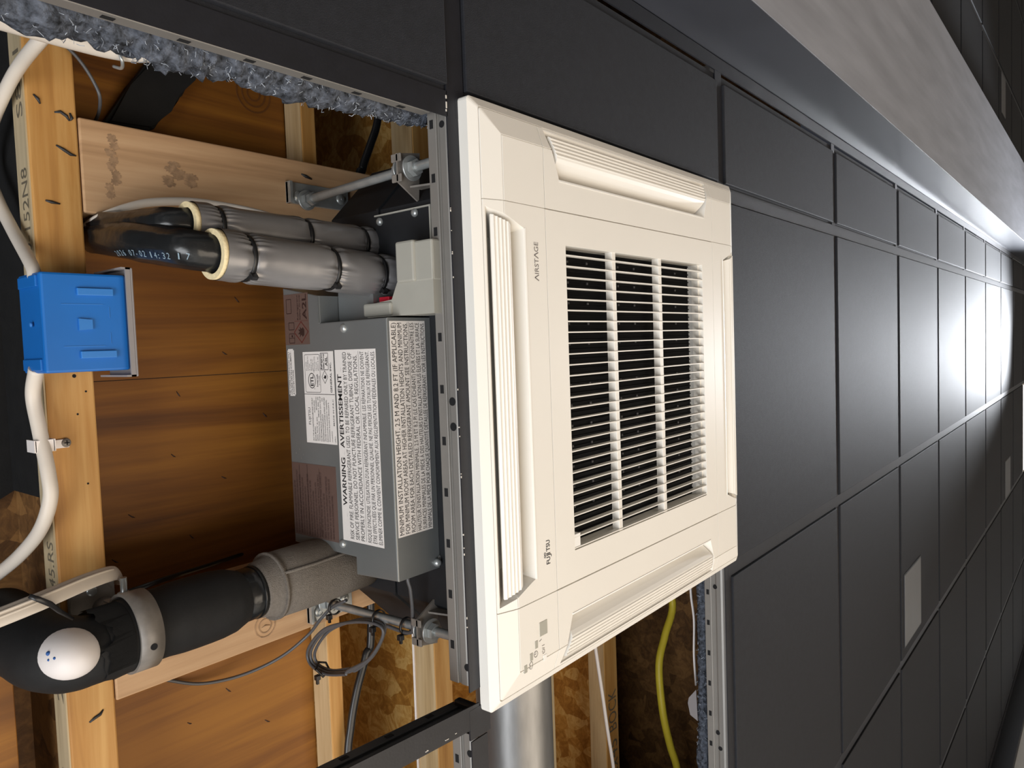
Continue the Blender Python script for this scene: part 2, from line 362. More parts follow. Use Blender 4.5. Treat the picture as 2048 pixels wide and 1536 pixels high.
# beam (soffit) along the room and its wall angle
b = new(); YB = -.209
prism(b, [(-3, YB, .02), (-3, YB, -.1146), (-3, YB - .0015, -.1152), (-3, YB - .0015, .02)], (11.5, 0, 0)); struct('trim_9', b, 'soffit')
b = new(); bx(b, -3, 8.5, -.6055, YB - .0008, -.1165, -.1140); bx(b, -3, 8.5, -.6055, -.604, -.114, .02)
struct('trim_10', b, 'soffit_under')
b = new(); bx(b, -3, 8.4, YB, YB + .0225, -.001, .0016); bx(b, -3, 8.4, YB, YB + .001, -.001, .02); struct('trim_11', b, 'flange')
b = new(); bx(b, -3, 8.5, 2.502, 2.546, -.088, .02); struct('trim_12', b, 'flange')
b = new(); bx(b, -3, 8.4, -.629, -.606, -.001, .0016); struct('trim_13', b, 'flange')
# lit square panel and three small square covers
t = thing('ceiling_light', 'bright white lit square light panel at the far end of the ceiling', 'light', (5.794, .918, -.006))
b = new(); bx(b, 5.508, 6.08, .631, 1.205, -.005, -.002); link('diffuser', b, 'led', t)
b = new()
for a in ((5.497, 6.091, .62, .631), (5.497, 6.091, 1.205, 1.216), (5.497, 5.508, .631, 1.205), (6.080, 6.091, .631, 1.205)): bx(b, *a, -.007, .0)
link('frame', b, 'plastic', t)
for (x0, x1, y0, y1, lb) in ((1.876, 2.106, .960, 1.176, 'larger pale square cover nearest to the air conditioner in the dark ceiling'),
                             (4.452, 4.706, .998, 1.210, 'small pale square cover beside the bright lit panel'),
                             (4.274, 4.456, -1.13, -.92, 'pale square cover in the ceiling beyond the grey beam')):
    t = thing('square_cover', lb, 'vent cover', ((x0 + x1) / 2, (y0 + y1) / 2, -.008), 'pale square ceiling covers')
    b = new(); bx(b, x0, x1, y0, y1, -.0075, -.0045, bev=.001); link('face_plate', b, 'vent', t)
    b = new(); bx(b, x0 - .004, x1 + .004, y0 - .004, y1 + .004, -.0062, -.0045); link('shadow_plate', b, 'flange', t)  # dark plate behind the cover paints a shadow line around it
# ================================================================== WOOD FRAMING ABOVE THE GRID
b = new(); bx(b, -2.2, -.2450, -1.2, 2.6, .420, .436); o = link('strand_board_deck', b, 'osbshade'); tag(o, 'deck board coloured dark as shade above the joist at the edge of the photo', 'board')
b = new(); prism(b, [(-2.0, -1.1, .400), (-.2620, -1.1, .400), (-.262, .365, .400), (-.30, .385, .400), (-.36, .45, .400), (-.5, .5, .400), (-2.0, .5, .400)], (0, 0, .006)); bx(b, -.2640, -.2570, -1.1, .365, .3030, .4030); o = link('shade_sheet', b, 'blackfoam'); tag(o, 'black sheet added as shade in the dark space left of the stamped joist', 'sheet')  # black sheet put in to paint the darkness beside the joist
b = new(); bx(b, -.2450, .0505, -1.2, 2.6, .3460, .362)
b2 = b; o = link('plywood_sheet', b2, 'ply'); tag(o, 'orange brown plywood sheet with stapled seams above the nearest joist', 'plywood')
b = new(); bx(b, -.2285, .050, .2551, .2558, .3457, .3462); o = link('sheet_seam', b, 'hole', o, )
def inklines(name, parent, pts_list, mat='hole', r=.0012):
    b = new()
    for P in pts_list: sweep(b, P, [r * .5] + [r] * (len(P) - 2) + [r * .4] if len(P) > 2 else r, 6)
    return link_each(name, b, mat, parent)
def mark(x, y, dx, dy, z, r=.0009): return [(x - dx / 2, y - dy / 2, z), (x + dx * .1, y + dy * .1 + .0007, z), (x + dx / 2, y + dy / 2, z)]
ply = bpy.data.objects['plywood_sheet']
st = [(-.187, .2057), (-.104, .4428), (-.205, .31), (-.11, .275), (-.12, .345), (-.17, .405), (-.19, .45), (-.05, .23), (-.03, .165), (.0, .31), (-.06, .38), (-.14, .60), (-.12, .66), (-.02, .70), (-.07, .64)]
rr = random.Random(3)
inklines('staple_marks', ply, [mark(x, y, rr.uniform(.004, .007), rr.uniform(.003, .007), .3458) for x, y in st], 'inkbrown', .0008)
b = new()
for cx_, cy_, r_ in ((.012, -.095, .024),):
    for k in range(3): ringsolid(b, (cx_ -.004, cy_+.003, .3455), (cx_-.004, cy_+.003, .3462), r_ * (1 - .3 * k), r_ * (1 - .3 * k) - .0022, 28)
M['knotwood'] = plain('dark_knot_wood', (.12, .042, .006), .6)
link('knot', b, 'knotwood', ply)
t = thing('floor_joist', 'honey coloured wooden joist carrying the blue electrical box', 'joist', (-.25, .4, .27))
b = new(); bx(b, -.2705, -.2285, -.7, 1.8, .270, .301, bev=.0018); link('flange', b, 'joist', t)
b = new(); bx(b, -.2718, -.2703, -.7, 1.8, .2715, .2995); link('edge_face', b, 'joistedge', t)
b = new(); bx(b, -.2560, -.2460, -.7, 1.8, .3012, .4195); link('web', b, 'osbshade', t)
b = new(); YM, ZP = Vector((0, -1, 0)), Vector((0, 0, 1)); XM = Vector((-1, 0, 0))
for s, y, wd in (('S-0-152N8', .150, .118), ('S801', .010, .075), ('245', .555, .10), ('45.RS', .445, .055), ('N-2085', .70, .10), ('2x3 KD', .32, .05)):
    b = new(); text_into(b, s, (-.2720, y, .2755), YM, ZP, wd * .8, .0145); link('stamped_lettering', b, 'stamp', t)
zi = .2697
mk = [[(-.2640, -.0095, zi), (-.2605, -.006, zi), (-.2590, -.002, zi)], [(-.2475, .003, zi), (-.2425, .0015, zi), (-.2375, .0045, zi), (-.2352, .0085, zi)], [(-.2345, .001, zi), (-.2330, .0055, zi), (-.2345, .008, zi)],
      [(-.2480, .033, zi), (-.2420, .036, zi), (-.2360, .0395, zi), (-.2315, .040, zi)], [(-.2530, .5790, zi), (-.2480, .5765, zi), (-.2430, .5750, zi), (-.2400, .5715, zi)], [(-.2600, .0850, zi), (-.2550, .086, zi), (-.248, .0868, zi)]]
inklines('pencil_marks', t, mk, 'ink', .0016)
b = new()
for x, y, r_ in ((-.2458, .2468, .0018), (-.2365, .262, .001), (-.245, .283, .001), (-.24, .35, .001)): sweep(b, [(x, y, .2698), (x, y, .2706)], r_, 10)
link_each('nail_hole', b, 'hole', t)
def joist(lbl, x0, x1, z0, z1, wx=None, wz=.62, mat='osb', y0=-1.0, y1=2.4, stamp=None):
    t = thing('floor_joist', lbl, 'joist', ((x0 + x1) / 2, .7, z0))
    b = new(); bx(b, x0, x1, y0, y1, z0, z1, bev=.0015); link('flange', b, 'joist', t)
    b = new(); bx(b, x0 - .0012, x0 + .0003, y0, y1, z0 + .001, z1 - .001); link('edge_face', b, 'joistply', t)
    if wx: b = new(); bx(b, wx, wx + .012, y0, y1, z1 + .0003, wz); link('web', b, mat, t)
    if stamp:
        for s, y, wd in stamp: b = new(); text_into(b, s, (x1 - .008, y, z0 - .0004), YM, XM, wd, .030); link('stamped_lettering', b, 'stamp', t)
    return t
joist('pale joist behind the hanging coil of grey cable', .0510, .0725, .3100, .3440)
joist('pale joist edged by a thin white cable, behind the bracket of the coiled cable rod', .2430, .2800, .3100, .3550, .262)
joist('joist with black stamped letters beside the round metal duct', .715, .763, .3100, .3490, .745, stamp=[('BOCK', 1.035, .085), ('2x45', 1.135, .08)])
b = new(); bx(b, 1.12, 1.135, -1, 2.6, .04, .8); o = link('board_panel', b, 'osbshade'); tag(o, 'strand board coloured dark as shade, standing deep in the cavity behind the yellow cable', 'board')
b = new(); bx(b, .062, 1.12, -1, 2.6, .621, .64); o = link('strand_board_deck', b, 'osb'); tag(o, 'strand board deck high above the air conditioner', 'board')
b = new(); bx(b, -.335, -.297, .50, 2.2, .325, .4195, bev=.001); o = link('wood_blocking', b, 'ply'); tag(o, 'dim wooden strip left of the stamped joist at the photo edge', 'board')
# two flat boards that carry the hanger rods
def board(lbl, y0, y1, x1, seed):
    t = thing('wood_blocking', lbl, 'board', (0, (y0 + y1) / 2, .269))
    b = new(); bx(b, -.2275, x1, y0, y1, .2692, .3090, bev=.0016); link('plank', b, 'board', t)
    return t
tb = board('pale flat board with black smudges behind the silver wrapped pipes', .003, .092, .66, 0)
b = new()
link('pencil_mark', (sweep(b, [(.018, .0185, .2690), (.024, .0205, .2690), (.0325, .0225, .2690)], [.0008, .0022, .001], 6), b)[1], 'ink', tb)
M['smudge'] = plain('black_smudge', (0.33, 0.205, 0.115), .8, var=.3, vs=180)
b = new()
def blob(b, x, y, rx, ry, z, seed):
    q = random.Random(seed); vs_ = []
    for k in range(26):
        a = 2 * math.pi * k / 26; f = 1 + q.uniform(-.3, .3); vs_.append(b.verts.new((x + math.cos(a) * rx * f, y + math.sin(a) * ry * f, z)))
    b.faces.new(vs_)
for k in range(9): blob(b, -.2 + rr.uniform(-.004, .004), .018 + k * .0068, .0045, .004, .26905 - k * 1e-5, k)
link('smudge', b, 'smudge', tb); b = new()
for k in range(12): blob(b, -.135 + rr.uniform(-.016, .016), .034 + rr.uniform(-.012, .02), .006, .0035, .2689 - k * 1e-5, 20 + k)
link('smudge', b, 'smudge', tb)
tb2 = board('pale flat board with a round knot behind the grey foam sleeve', .480, .568, .66, 1)
b = new()
for k, (r_, c_) in enumerate(((.0135, 0), (.0085, 0))): ringsolid(b, (-.0625, .546, .2686), (-.0625, .546, .2693), r_, r_ - .0012, 26)
sweep(b, [(-.067, .547, .2691), (-.062, .5455, .2690), (-.056, .547, .2691)], [.0003, .0008, .0003], 6)
link('knot', b, 'smudge', tb2)
# ================================================================== HANGER RODS
def rod(lbl, x, ys, zt, zb, ybr, plate, glbl):
    t = thing('hanger_rod', lbl, 'threaded rod', (x, ys[0], zb))
    top, bot = Vector((x, ys[0], zt)), Vector((x, ys[1], zb)); b = new(); n = 300
    P = [top.lerp(bot, k / n) for k in range(n + 1)]
    sweep(b, P, [.0046 + (.00045 if k % 2 else 0) for k in range(n + 1)], 14); link('rod', b, 'zinc', t)
    b = new(); d = (bot - top).normalized()
    hexnut(b, top + d * .004, top + d * .010, .0088); ringsolid(b, top + d * .0015, top + d * .004, .0118, .004); hexnut(b, top + d * .0115, top + d * .0165, .0078); link_each('nut', b, 'zinc', t)
    x0, x1, y0, y1 = plate
    b = new(); bx(b, x0, x1, y0, y1, .2640, .2688, bev=.0006); bx(b, x0, x0 + .0035, y0, y1, .2595, .2690); link('mounting_plate', b, 'zinc', t)
    b = new(); ym = (y0 + y1) / 2
    for xx, yy in ((x0 + .0135, ym + .004), (x1 - .012, ym - .001)):
        dome(b, (xx, yy, .264), (0, 0, -1), .0068, .0030)
        sweep(b, [(xx, yy, .2600), (xx, yy, .2612)], .0022, 6)
    link_each('screw', b, 'zinc', t)
    # hook bracket of the casing with its nuts
    zc = .083; yc = ys[0] + (ys[1] - ys[0]) * (zt - zc) / (zt - zb); b = new()
    ringsolid(b, (x, yc, zc + .007), (x, yc, zc + .0092), .0130, .004); hexnut(b, (x, yc, zc + .0095), (x, yc, zc + .016), .0088)
    ringsolid(b, (x, yc, zc - .0075), (x, yc, zc - .0055), .0130, .004); hexnut(b, (x, yc, zc - .0145), (x, yc, zc - .0078), .0088)
    link_each('lock_nut', b, 'zinc', t)
    return t, yc
r1, y1c = rod('threaded hanger rod beside the silver wrapped pipes', .017, (.0515, .0440), .262, -.0 + .022, None, (-.005, .083, .031, .056), '')
r2, y2c = rod('threaded hanger rod with the coiled grey cable tied to it', .017, (.5405, .5330), .262, .022, None, (-.0055, .059, .5295, .561), '')
# ================================================================== CEILING CASSETTE AIR CONDITIONER
PX0, PX1, PY0, PY1 = .007, .622, -.006, .5962
cx, cy = (PX0 + PX1) / 2, (PY0 + PY1) / 2
AC = thing('air_conditioner', 'cream square ceiling cassette air conditioner mounted in the dark ceiling', 'air conditioner', (cx, cy, -.026))
def ring(b, s, z, x0=PX0, x1=PX1, y0=PY0, y1=PY1, r=0.004):
    r = max(.0005, r - s * .12); pts = []
    for (qx, qy, a0) in ((x1 - s - r, y1 - s - r, 0), (x0 + s + r, y1 - s - r, 90), (x0 + s + r, y0 + s + r, 180), (x1 - s - r, y0 + s + r, 270)):
        for k in range(4):
            a = math.radians(a0 + 30 * k); pts.append(b.verts.new((qx + r * math.cos(a), qy + r * math.sin(a), z)))
    return pts
b = new(); prof = [(0.034, .022), (0.034, .0), (.0, .0), (.0, -.0120), (.0012, -.0128), (.0094, -.0178), (.0096, -.0160), (.0103, -.0160), (.0106, -.0184), (.0330, -.0258), (.0333, -.0246), (.0338, -.0246), (.0341, -.0260)]
R = [ring(b, s, z) for s, z in prof]
for i in range(len(R) - 1):
    for k in range(16): b.faces.new((R[i][k], R[i][(k + 1) % 16], R[i + 1][(k + 1) % 16], R[i + 1][k]))
b.faces.new(R[0]); b.faces.new(R[-1][::-1]); solid = b
def side(k):      # maps (s inward, t along, z) of side k to 3D
    return [lambda s, t, z: Vector((PX0 + s, cy + t, z)), lambda s, t, z: Vector((cx - t, PY0 + s, z)),
            lambda s, t, z: Vector((PX1 - s, cy - t, z)), lambda s, t, z: Vector((cx + t, PY1 - s, z))][k]
LS0, LS1, LH0, LH1, LHM = .0104, .0640, .2010, .1815, .1925
cut = []
for k in range(4):
    S = side(k); c = new()
    lo = [S(LS0, -LH0, -.035), S(.036, -LHM, -.035), S(LS1, -LH1, -.035), S(LS1, LH1, -.035), S(.036, LHM, -.035), S(LS0, LH0, -.035)]
    hi = [S(LS0 + .008, -LH0 + .012, .016), S(.036, -LHM + .012, .016), S(LS1 - .004, -LH1 + .008, .016), S(LS1 - .004, LH1 - .008, .016), S(.036, LHM - .012, .016), S(LS0 + .008, LH0 - .012, .016)]
    A = [c.verts.new(p) for p in lo]; Bv = [c.verts.new(p) for p in hi]
    c.faces.new(A); c.faces.new(Bv[::-1])
    for q in range(6): c.faces.new((A[q], Bv[q], Bv[(q + 1) % 6], A[(q + 1) % 6]))
    cut.append(c)
GX0, GX1, GY0, GY1 = .1075, .5210, .0910, .4975
OX0, OX1, OY0, OY1 = .1430, .4850, .1268, .4625
c = new(); bx(c, OX0, OX1, OY0, OY1, -.04, .018); cut.append(c)
def groove(axis, v, a0, a1, wd, dp):
    c = new(); s0 = .0100; s1 = .034
    prof_ = [(a0 + .0096, -.03), (a0 + .0096, -.0178 + dp), (a0 + s1, -.0258 + dp), (a1 - s1, -.0258 + dp), (a1 - .0096, -.0178 + dp), (a1 - .0096, -.03)]
    if axis == 'x': prism(c, [(v - wd / 2, q, z) for q, z in prof_], (wd, 0, 0))
    else: prism(c, [(q, v - wd / 2, z) for q, z in prof_], (0, wd, 0))
    return c
cut += [groove('x', GX0, PY0, PY1, .0009, .0018), groove('x', GX1, PY0, PY1, .0009, .0018), groove('y', GY0, PX0, PX1, .0009, .0018), groove('y', GY1, PX0, PX1, .0009, .0018)]
for yv in (GY0, GY1): c = new(); bx(c, GX0, GX1, yv - .0007, yv + .0007, -.03, -.0225); cut.append(c)
pb = boolcut(solid, cut); link('decorative_panel', pb, 'plastic', AC)
# louvers
for k in range(4):
    S = side(k); b = new()
    outer = [(.0185, -.0205)]
    for q in range(5):
        s = .0195 + q * .0043; z = -.0222 - .0046 * math.sin(min(1, (s - .0195) / .022) * 1.4)
        outer += [(s, z - .0000), (s + .0006, z - .0011), (s + .0016, z - .0011), (s + .0022, z - .0003)]
    outer += [(.0410, -.0262), (.0450, -.0238), (.0500, -.0195), (.0550, -.0145), (.0590, -.0095), (.0612, -.0045), (.0622, .0040), (.0600, .0040), (.0588, -.0040), (.0540, -.0110), (.0480, -.0170), (.0430, -.0205), (.0350, -.0225), (.0260, -.0205), (.0195, -.0185)]
    hl = lambda s: LH0 - .0075 - (s - LS0) * .32 - .001
    A = [b.verts.new(S(s, -hl(s), z)) for s, z in outer]; Bv = [b.verts.new(S(s, hl(s), z)) for s, z in outer]
    n = len(outer); b.faces.new(A); b.faces.new(Bv[::-1])
    for q in range(n): b.faces.new((A[q], A[(q + 1) % n], Bv[(q + 1) % n], Bv[q]))
    link('louver', b, 'plastic', AC)
    b = new()
    # bright lip along the inner edge of the outlet and the curved end cheeks
    bx_ = [S(LS1 - .0006, -LH1 + .002, -.0262), S(LS1 + .0014, -LH1 + .001, -.0266), S(LS1 + .0014, LH1 - .001, -.0266), S(LS1 - .0006, LH1 - .002, -.0262)]
    prism(b, bx_, (0, 0, .004)); link('outlet_lip', b, 'plastic_lip', AC)
    b = new(); A = [(LS0 - .0004, -.0181), (.0150, -.0168), (.0195, -.0145), (.0235, -.0105), (.0235, -.0060), (LS0, -.0100)]
    prism(b, [S(s_, -LH0 + .003, z_) for s_, z_ in A], S(0, 2 * LH0 - .006, 0) - S(0, 0, 0)); link('outlet_recess', b, 'plastic', AC)
# intake grille
b = new(); ns = 28; pitch = (OY1 - OY0) / ns
for q in range(ns):
    y = OY0 + pitch * (q + .83)
    if y < OY1 - .001: bx(b, OX0 - .001, OX1 + .001, y - .0007, y + .0007, -.0257, -.0180, bev=.0002)
link('grille_slats', b, 'plastic', AC)
b = new()
for x in (.2440, .3590): bx(b, x - .0040, x + .0040, OY0 - .001, OY1 + .001, -.0248, -.0150, bev=.0004)
bx(b, OX1 - .003, OX1 + .001, OY0, OY1, -.0200, -.010)
link('grille_bars', b, 'plastic', AC)
b = new(); bx(b, OX0 + .0005, OX0 + .012, .4450, .4595, -.0256, -.014, bev=.0006); link('grille_latch', b, 'plastic_lip', AC)
b = new(); bx(b, OX0 + .0002, OX1 - .0002, OY0 + .0002, OY1 - .0002, -.0025, .0150)
for q in range(59): bx(b, OX0 + .001, OX1 - .001, OY0 + .001 + q * .0056, OY0 + q * .0056 + .0022, -.0045, -.0024)
for x in (.175, .215, .285, .325, .400, .44):
    for q in range(14): bx(b, x - .0015, x + .0015, OY0 + .012 + q * .0235, OY0 + .0145 + q * .0235, -.0055, -.0044, mat=1)
M['filter'] = plain('black_air_filter', (.003, .0034, .0045), .7, spec=.2)
link('air_filter', b, ['filter', 'greycable'], AC)
# printing on the panel
zt_ = -.02625
b = new()
def seg(b, pts, w=.0009, org=(0, 0, 0)):
    for i in range(len(pts) - 1): line_rect(b, pts[i], pts[i + 1], w, (0, 0, -1))
text_into(b, 'IRST', (.0930, .1600, zt_), YM, XM, .0155, .0068)
text_into(b, 'GE', (.0930, .1375, zt_), YM, XM, .0100, .0068)
for y0 in (.1670, .1440): seg(b, [(.0930, y0, zt_), (.0862, y0 - .0030, zt_), (.0930, y0 - .0060, zt_)], .0011)
link('printed_lettering', b, 'inkgrey', AC)
b = new()
text_into(b, 'FU', (.0960, .4650, zt_), YM, XM, .0078, .0064, bold=.01)
text_into(b, 'TSU', (.0960, .4512, zt_), YM, XM, .0118, .0064, bold=.01)
P_ = [(.0896, .4552, zt_), (.0972, .4552, zt_), (.0984, .4566, zt_), (.0982, .4580, zt_)]; seg(b, P_, .0010)
seg(b, [(.0896, .4536, zt_), (.0964, .4536, zt_)], .0010)
for cy_, cx_, r_ in ((.4560, .0872, .0013), (.4530, .0872, .0013)):
    ps = [(cx_ + r_ * math.cos(a), cy_ + r_ * math.sin(a) * .9, zt_) for a in [2 * math.pi * q / 14 for q in range(15)]]; seg(b, ps, .0007)
link('printed_logo', b, 'ink', AC)
b = new()
bx(b, .0735, .0870, .5225, .5375, -.0264, -.0255, bev=.0003)
for x, y in ((.0650, .5430), (.0560, .5530), (.0460, .5620)): bx(b, x, x + .0050, y - .0035, y + .0045, -.0263, -.0255, bev=.0002)
link_each('indicator_lens', b, 'lens', AC)
b = new()
bx(b, .0790, .0845, .5590, .5650, -.0263, -.0259); link('button', b, 'plastic_lip', AC)
b = new()
def circ(b, x, y, r, a0=0, a1=360, w=.0006): seg(b, [(x - r * math.cos(math.radians(a)), y - r * math.sin(math.radians(a)), zt_) for a in [a0 + (a1 - a0) * q / 18 for q in range(19)]], w)
seg(b, [(.0725, .5420, zt_), (.0765, .5405, zt_)], .0006)
circ(b, .0660, .5530, .0031); seg(b, [(.0660, .5530, zt_), (.0637, .5530, zt_)], .0005); seg(b, [(.0660, .5530, zt_), (.0660, .5510, zt_)], .0005)
circ(b, .0790, .5545, .0021, 40, 320); seg(b, [(.0764, .5545, zt_), (.0785, .5545, zt_)], .0005); seg(b, [(.0812, .5515, zt_), (.0768, .5505, zt_)], .0005); seg(b, [(.0812, .5480, zt_), (.0768, .5480, zt_)], .0005)
seg(b, [(.0565, .5655, zt_), (.0585, .5655, zt_), (.0600, .5630, zt_), (.0600, .5600, zt_), (.0585, .5580, zt_), (.0565, .5590, zt_), (.0545, .5605, zt_), (.0565, .5620, zt_), (.0545, .5640, zt_), (.0565, .5655, zt_)], .0006)
link('printed_symbols', b, 'inkgrey', AC)
# black casing above the ceiling
def bodypoly(z, c=.065, i=0):
    x0, x1, y0, y1 = .0300 + i, .6 - i, .0125 + i, .5765 - i
    return [(x0, y0 + c, z), (x0 + c, y0, z), (x1 - c, y0, z), (x1, y0 + c, z), (x1, y1 - c, z), (x1 - c, y1, z), (x0 + c, y1, z), (x0, y1 - c, z)]
b = new(); prism(b, bodypoly(.0235), (0, 0, .120)); prism(b, bodypoly(.145, i=-.0015), (0, 0, .004)); prism(b, bodypoly(.149), (0, 0, .0815)); link('casing', b, 'body', AC)
for yc, sg in ((y1c, 1), (y2c, -1)):
    b = new()       # suspension hooks reaching out to the rods
    ey = yc + .0
    prism(b, [(.0036, ey - .0145, .0835), (.0036, ey + .0145, .0835), (.032, ey + sg * .006 + .026, .0835), (.036, ey + sg * .006 - .026, .0835)], (0, 0, .0022))
    bx(b, .0036, .0058, ey - .0145, ey - .0062, .0790, .0935, bev=.0008); bx(b, .0036, .0058, ey + .0062, ey + .0145, .0790, .0935, bev=.0008)
    prism(b, [(.020, ey + sg * .0165, .0835), (.036, ey + sg * .0165, .0835), (.036, ey + sg * .0165, .045), (.030, ey + sg * .0165, .045)], (0, sg * .002, 0))
    link('suspension_hook', b, 'dull', AC)
# electrical control box
XF = -.030
b = new()
main = [(.1585, .2480), (.1715, .1820), (.2010, .1820), (.2005, .0724), (.4685, .0724), (.4720, .1385), (.4530, .1385), (.4520, .2490)]
prism(b, [(XF, y, z) for y, z in main], (.0595, 0, 0))
bmesh.ops.recalc_face_normals(b, faces=b.faces)
es = [e for e in b.edges if all(abs(v.co.x - XF) < 1e-5 for v in e.verts)]
bmesh.ops.bevel(b, geom=es, offset=.0013, segments=2, affect='EDGES', profile=.5)
bx(b, XF - .001, XF + .009, .1715, .2010, .1822, .1832); bx(b, -.004, .03, .1640, .1995, .122, .181)
link('control_box', b, 'steel', AC)
b = new(); 
for (y, z) in ((.2085, .1410), (.4415, .1600)): dome(b, (XF - .0002, y, z), (-1, 0, 0), .0048, .0032)
for (y, z, x) in ((.0915, .1400, .0255), (.0895, .0840, .0255), (.4590, .0750, .0300)): dome(b, (x, y, z), (-1, 0, 0), .0046, .0035)
dome(b, (.024, .4615, .0705), (-1, 0, -.6), .0045, .004)
link_each('screw', b, 'zinc', AC)
b = new(); bx(b, .0265, .0300, .0855, .150, .060, .1480); link('pipe_plate', b, 'body', AC)
b = new(); bx(b, .0245, .0302, .0840, .0856, .062, .1480); bx(b, .0245, .0265, .084, .125, .0600, .0620); link_each('plate_edge', b, 'greyplastic', AC)
b = new()
prism(b, [(-.010, y, z) for y, z in ((.1985, .1250), (.1860, .1270), (.1840, .1180), (.1815, .0860), (.1560, .0720), (.1560, .0250), (.1985, .0250))], (.038, 0, 0))
bx(b, -.0135, .028, .1245, .1660, .0480, .0745, bev=.0025); bx(b, -.0105, .028, .126, .1665, .0245, .050, bev=.002)
bx(b, -.0130, .028, .1835, .1975, .0850, .1290, bev=.0025)
link('wiring_cover', b, 'greyplastic', AC)
b = new(); bx(b, .002, .010, .1765, .1830, .104, .1200, bev=.001); link('red_tag', b, 'red', AC)
# labels: plate + lettering
NX = (-1, 0, 0)
def label(name, y0, y1, z0, z1, mat, x=XF, rad=0):
    b = new(); bx(b, x - .0003, x, y0, y1, z0, z1)
    if rad:
        es = [e for e in b.edges if abs(e.verts[0].co.x - e.verts[1].co.x) > 1e-5]; bmesh.ops.bevel(b, geom=es, offset=rad, segments=4, affect='EDGES')
    return link(name, b, mat, AC)
XT = XF - .0004
def tx(b, s, y, z, wd, h, bold=0, al='L', mat=0): text_into(b, s, (XT, y, z), YM, ZP, wd, h, mat, bold, al)
def sq(o):
    return o
lb = label('warning_label', .2310, .4365, .0915, .1580, 'paper')
b = new()
tx(b, 'WARNING', .3985, .1485, .052, .0066, .02); tx(b, '\u2013', .4110, .1485, .0045, .0012); tx(b, '\u2013', .3440, .1485, .0045, .0012)
tx(b, 'AVERTISSEMENT', .3360, .1485, .079, .0066, .02); tx(b, '\u2013', .2540, .1485, .0045, .0012)
ls = ['RISK OF FIRE. FLAMMABLE REFRIGERANT USED. TO BE REPAIRED ONLY BY TRAINED', 'SERVICE PERSONNEL. DO NOT PUNCTURE REFRIGERANT TUBING. DISPOSE OF', 'PROPERLY IN ACCORDANCE WITH FEDERAL OR LOCAL REGULATIONS.']
for q, s in enumerate(ls): tx(b, s, .4335, .1390 - q * .0088, (.2000, .1990, .1965)[q], .0062)
for q, s in enumerate(["RISQUE D'INCENDIE. UTILISATION D'UN R\u00c9FRIG\u00c9RANT INFLAMMABLE. LES R\u00c9PARATIONS NE DOIVENT", '\u00caTRE EFFECTU\u00c9ES QUE PAR UN PERSONNEL QUALIFI\u00c9. NE PAS PERCER LES TUYAUX DE R\u00c9FRIG\u00c9RANT.', '\u00c9LIMINER COMME IL CONVIENT CONFORM\u00c9MENT AUX R\u00c9GLEMENTATIONS F\u00c9D\u00c9RALES OU LOCALES.']):
    tx(b, s, .4335, .1105 - q * .0086, .2000, .0058)
line_rect(b, (XT, .2330, .1188), (XT, .4335, .1188), .0004, NX)
link('lettering', b, 'ink', lb)
# label on the underside of the box
ZU = .0724
b = new(); bx(b, -.0270, .0215, .2040, .4240, ZU - .0003, ZU); lb = link('installation_label', b, 'paper', AC)
b = new()
def tu(b, s, y, x, wd, h, mat=0): text_into(b, s, (x, y, ZU - .0004), YM, XM, wd, h, mat)
for q, (s, x, h) in enumerate((('MINIMUM INSTALLATION HEIGHT, 2.5 M AND 8.2 FT (IF APPLICABLE)', -.0192, .0062), ('FOR MINIMUM ROOM AREAS AT HIGHER INSTALLATION HEIGHTS AND MINIMUM', -.0112, .0060), ('ROOM AREA FOR EACH DETAILED REFRIGERANT AMOUNT SEE INSTRUCTIONS.', -.0034, .0058),
        ("HAUTEUR D'INSTALLATION MINIMALE. 2.5 M ET 8.2 PI (LE CAS \u00c9CH\u00c9ANT) POUR CONNA\u00ceTRE LES", .0052, .0055), ('SURFACES MINIMALES DE LA PI\u00c8CE \u00c0 DES HAUTEURS D\'INSTALLATION PLUS \u00c9LEV\u00c9ES ET LA SURFACE', .0128, .0055), ('MINIMALE DE LA PI\u00c8CE POUR CHAQUE QUANTIT\u00c9 D\u00c9TAILL\u00c9E DE R\u00c9FRIG\u00c9RANT. VOIR LES INSTRUCTIONS.', .0202, .0055))):
    tu(b, s, .4220, x, .2160, h)
line_rect(b, (-.0017, .2050, ZU - .0004), (-.0017, .4230, ZU - .0004), .0004, (0, 0, -1))
link('lettering', b, 'ink', lb)
# rating label
lb = label('rating_label', .2320, .3335, .1610, .2155, 'paper')
b = new()
line_rect(b, (XT, .2790, .1610), (XT, .2790, .2155), .0006, NX)
def rrect(b, y0, y1, z0, z1, w_=.0005, r=.002):
    P = []
    for (yc, zc, a0) in ((y1 - r, z1 - r, 0), (y0 + r, z1 - r, 90), (y0 + r, z0 + r, 180), (y1 - r, z0 + r, 270)):
        for k in range(4): a = math.radians(a0 + 30 * k); P.append((XT, yc + r * math.cos(a), zc + r * math.sin(a)))
    for i in range(len(P)): line_rect(b, P[i], P[(i + 1) % len(P)], w_, NX)
rrect(b, .2350, .2770, .1850, .2125); rrect(b, .2340, .2520, .1700, .1835, .0006, .0002)
def ellipse(b, y, z, ry, rz, w_=.0006, n=22):
    P = [(XT, y + ry * math.cos(2 * math.pi * k / n), z + rz * math.sin(2 * math.pi * k / n)) for k in range(n + 1)]
    for i in range(n): line_rect(b, P[i], P[i + 1], w_, NX)
ellipse(b, .2640, .2005, .0082, .0062, .0009); tx(b, 'ETL', .2700, .1978, .0120, .0054, .03)
tx(b, 'us', .2550, .1955, .0030, .0020); tx(b, 'c', .2735, .1955, .0015, .0018); tx(b, 'Intertek', .2705, .1895, .0140, .0026, .02); tx(b, '3179086', .2690, .1862, .0105, .0020)
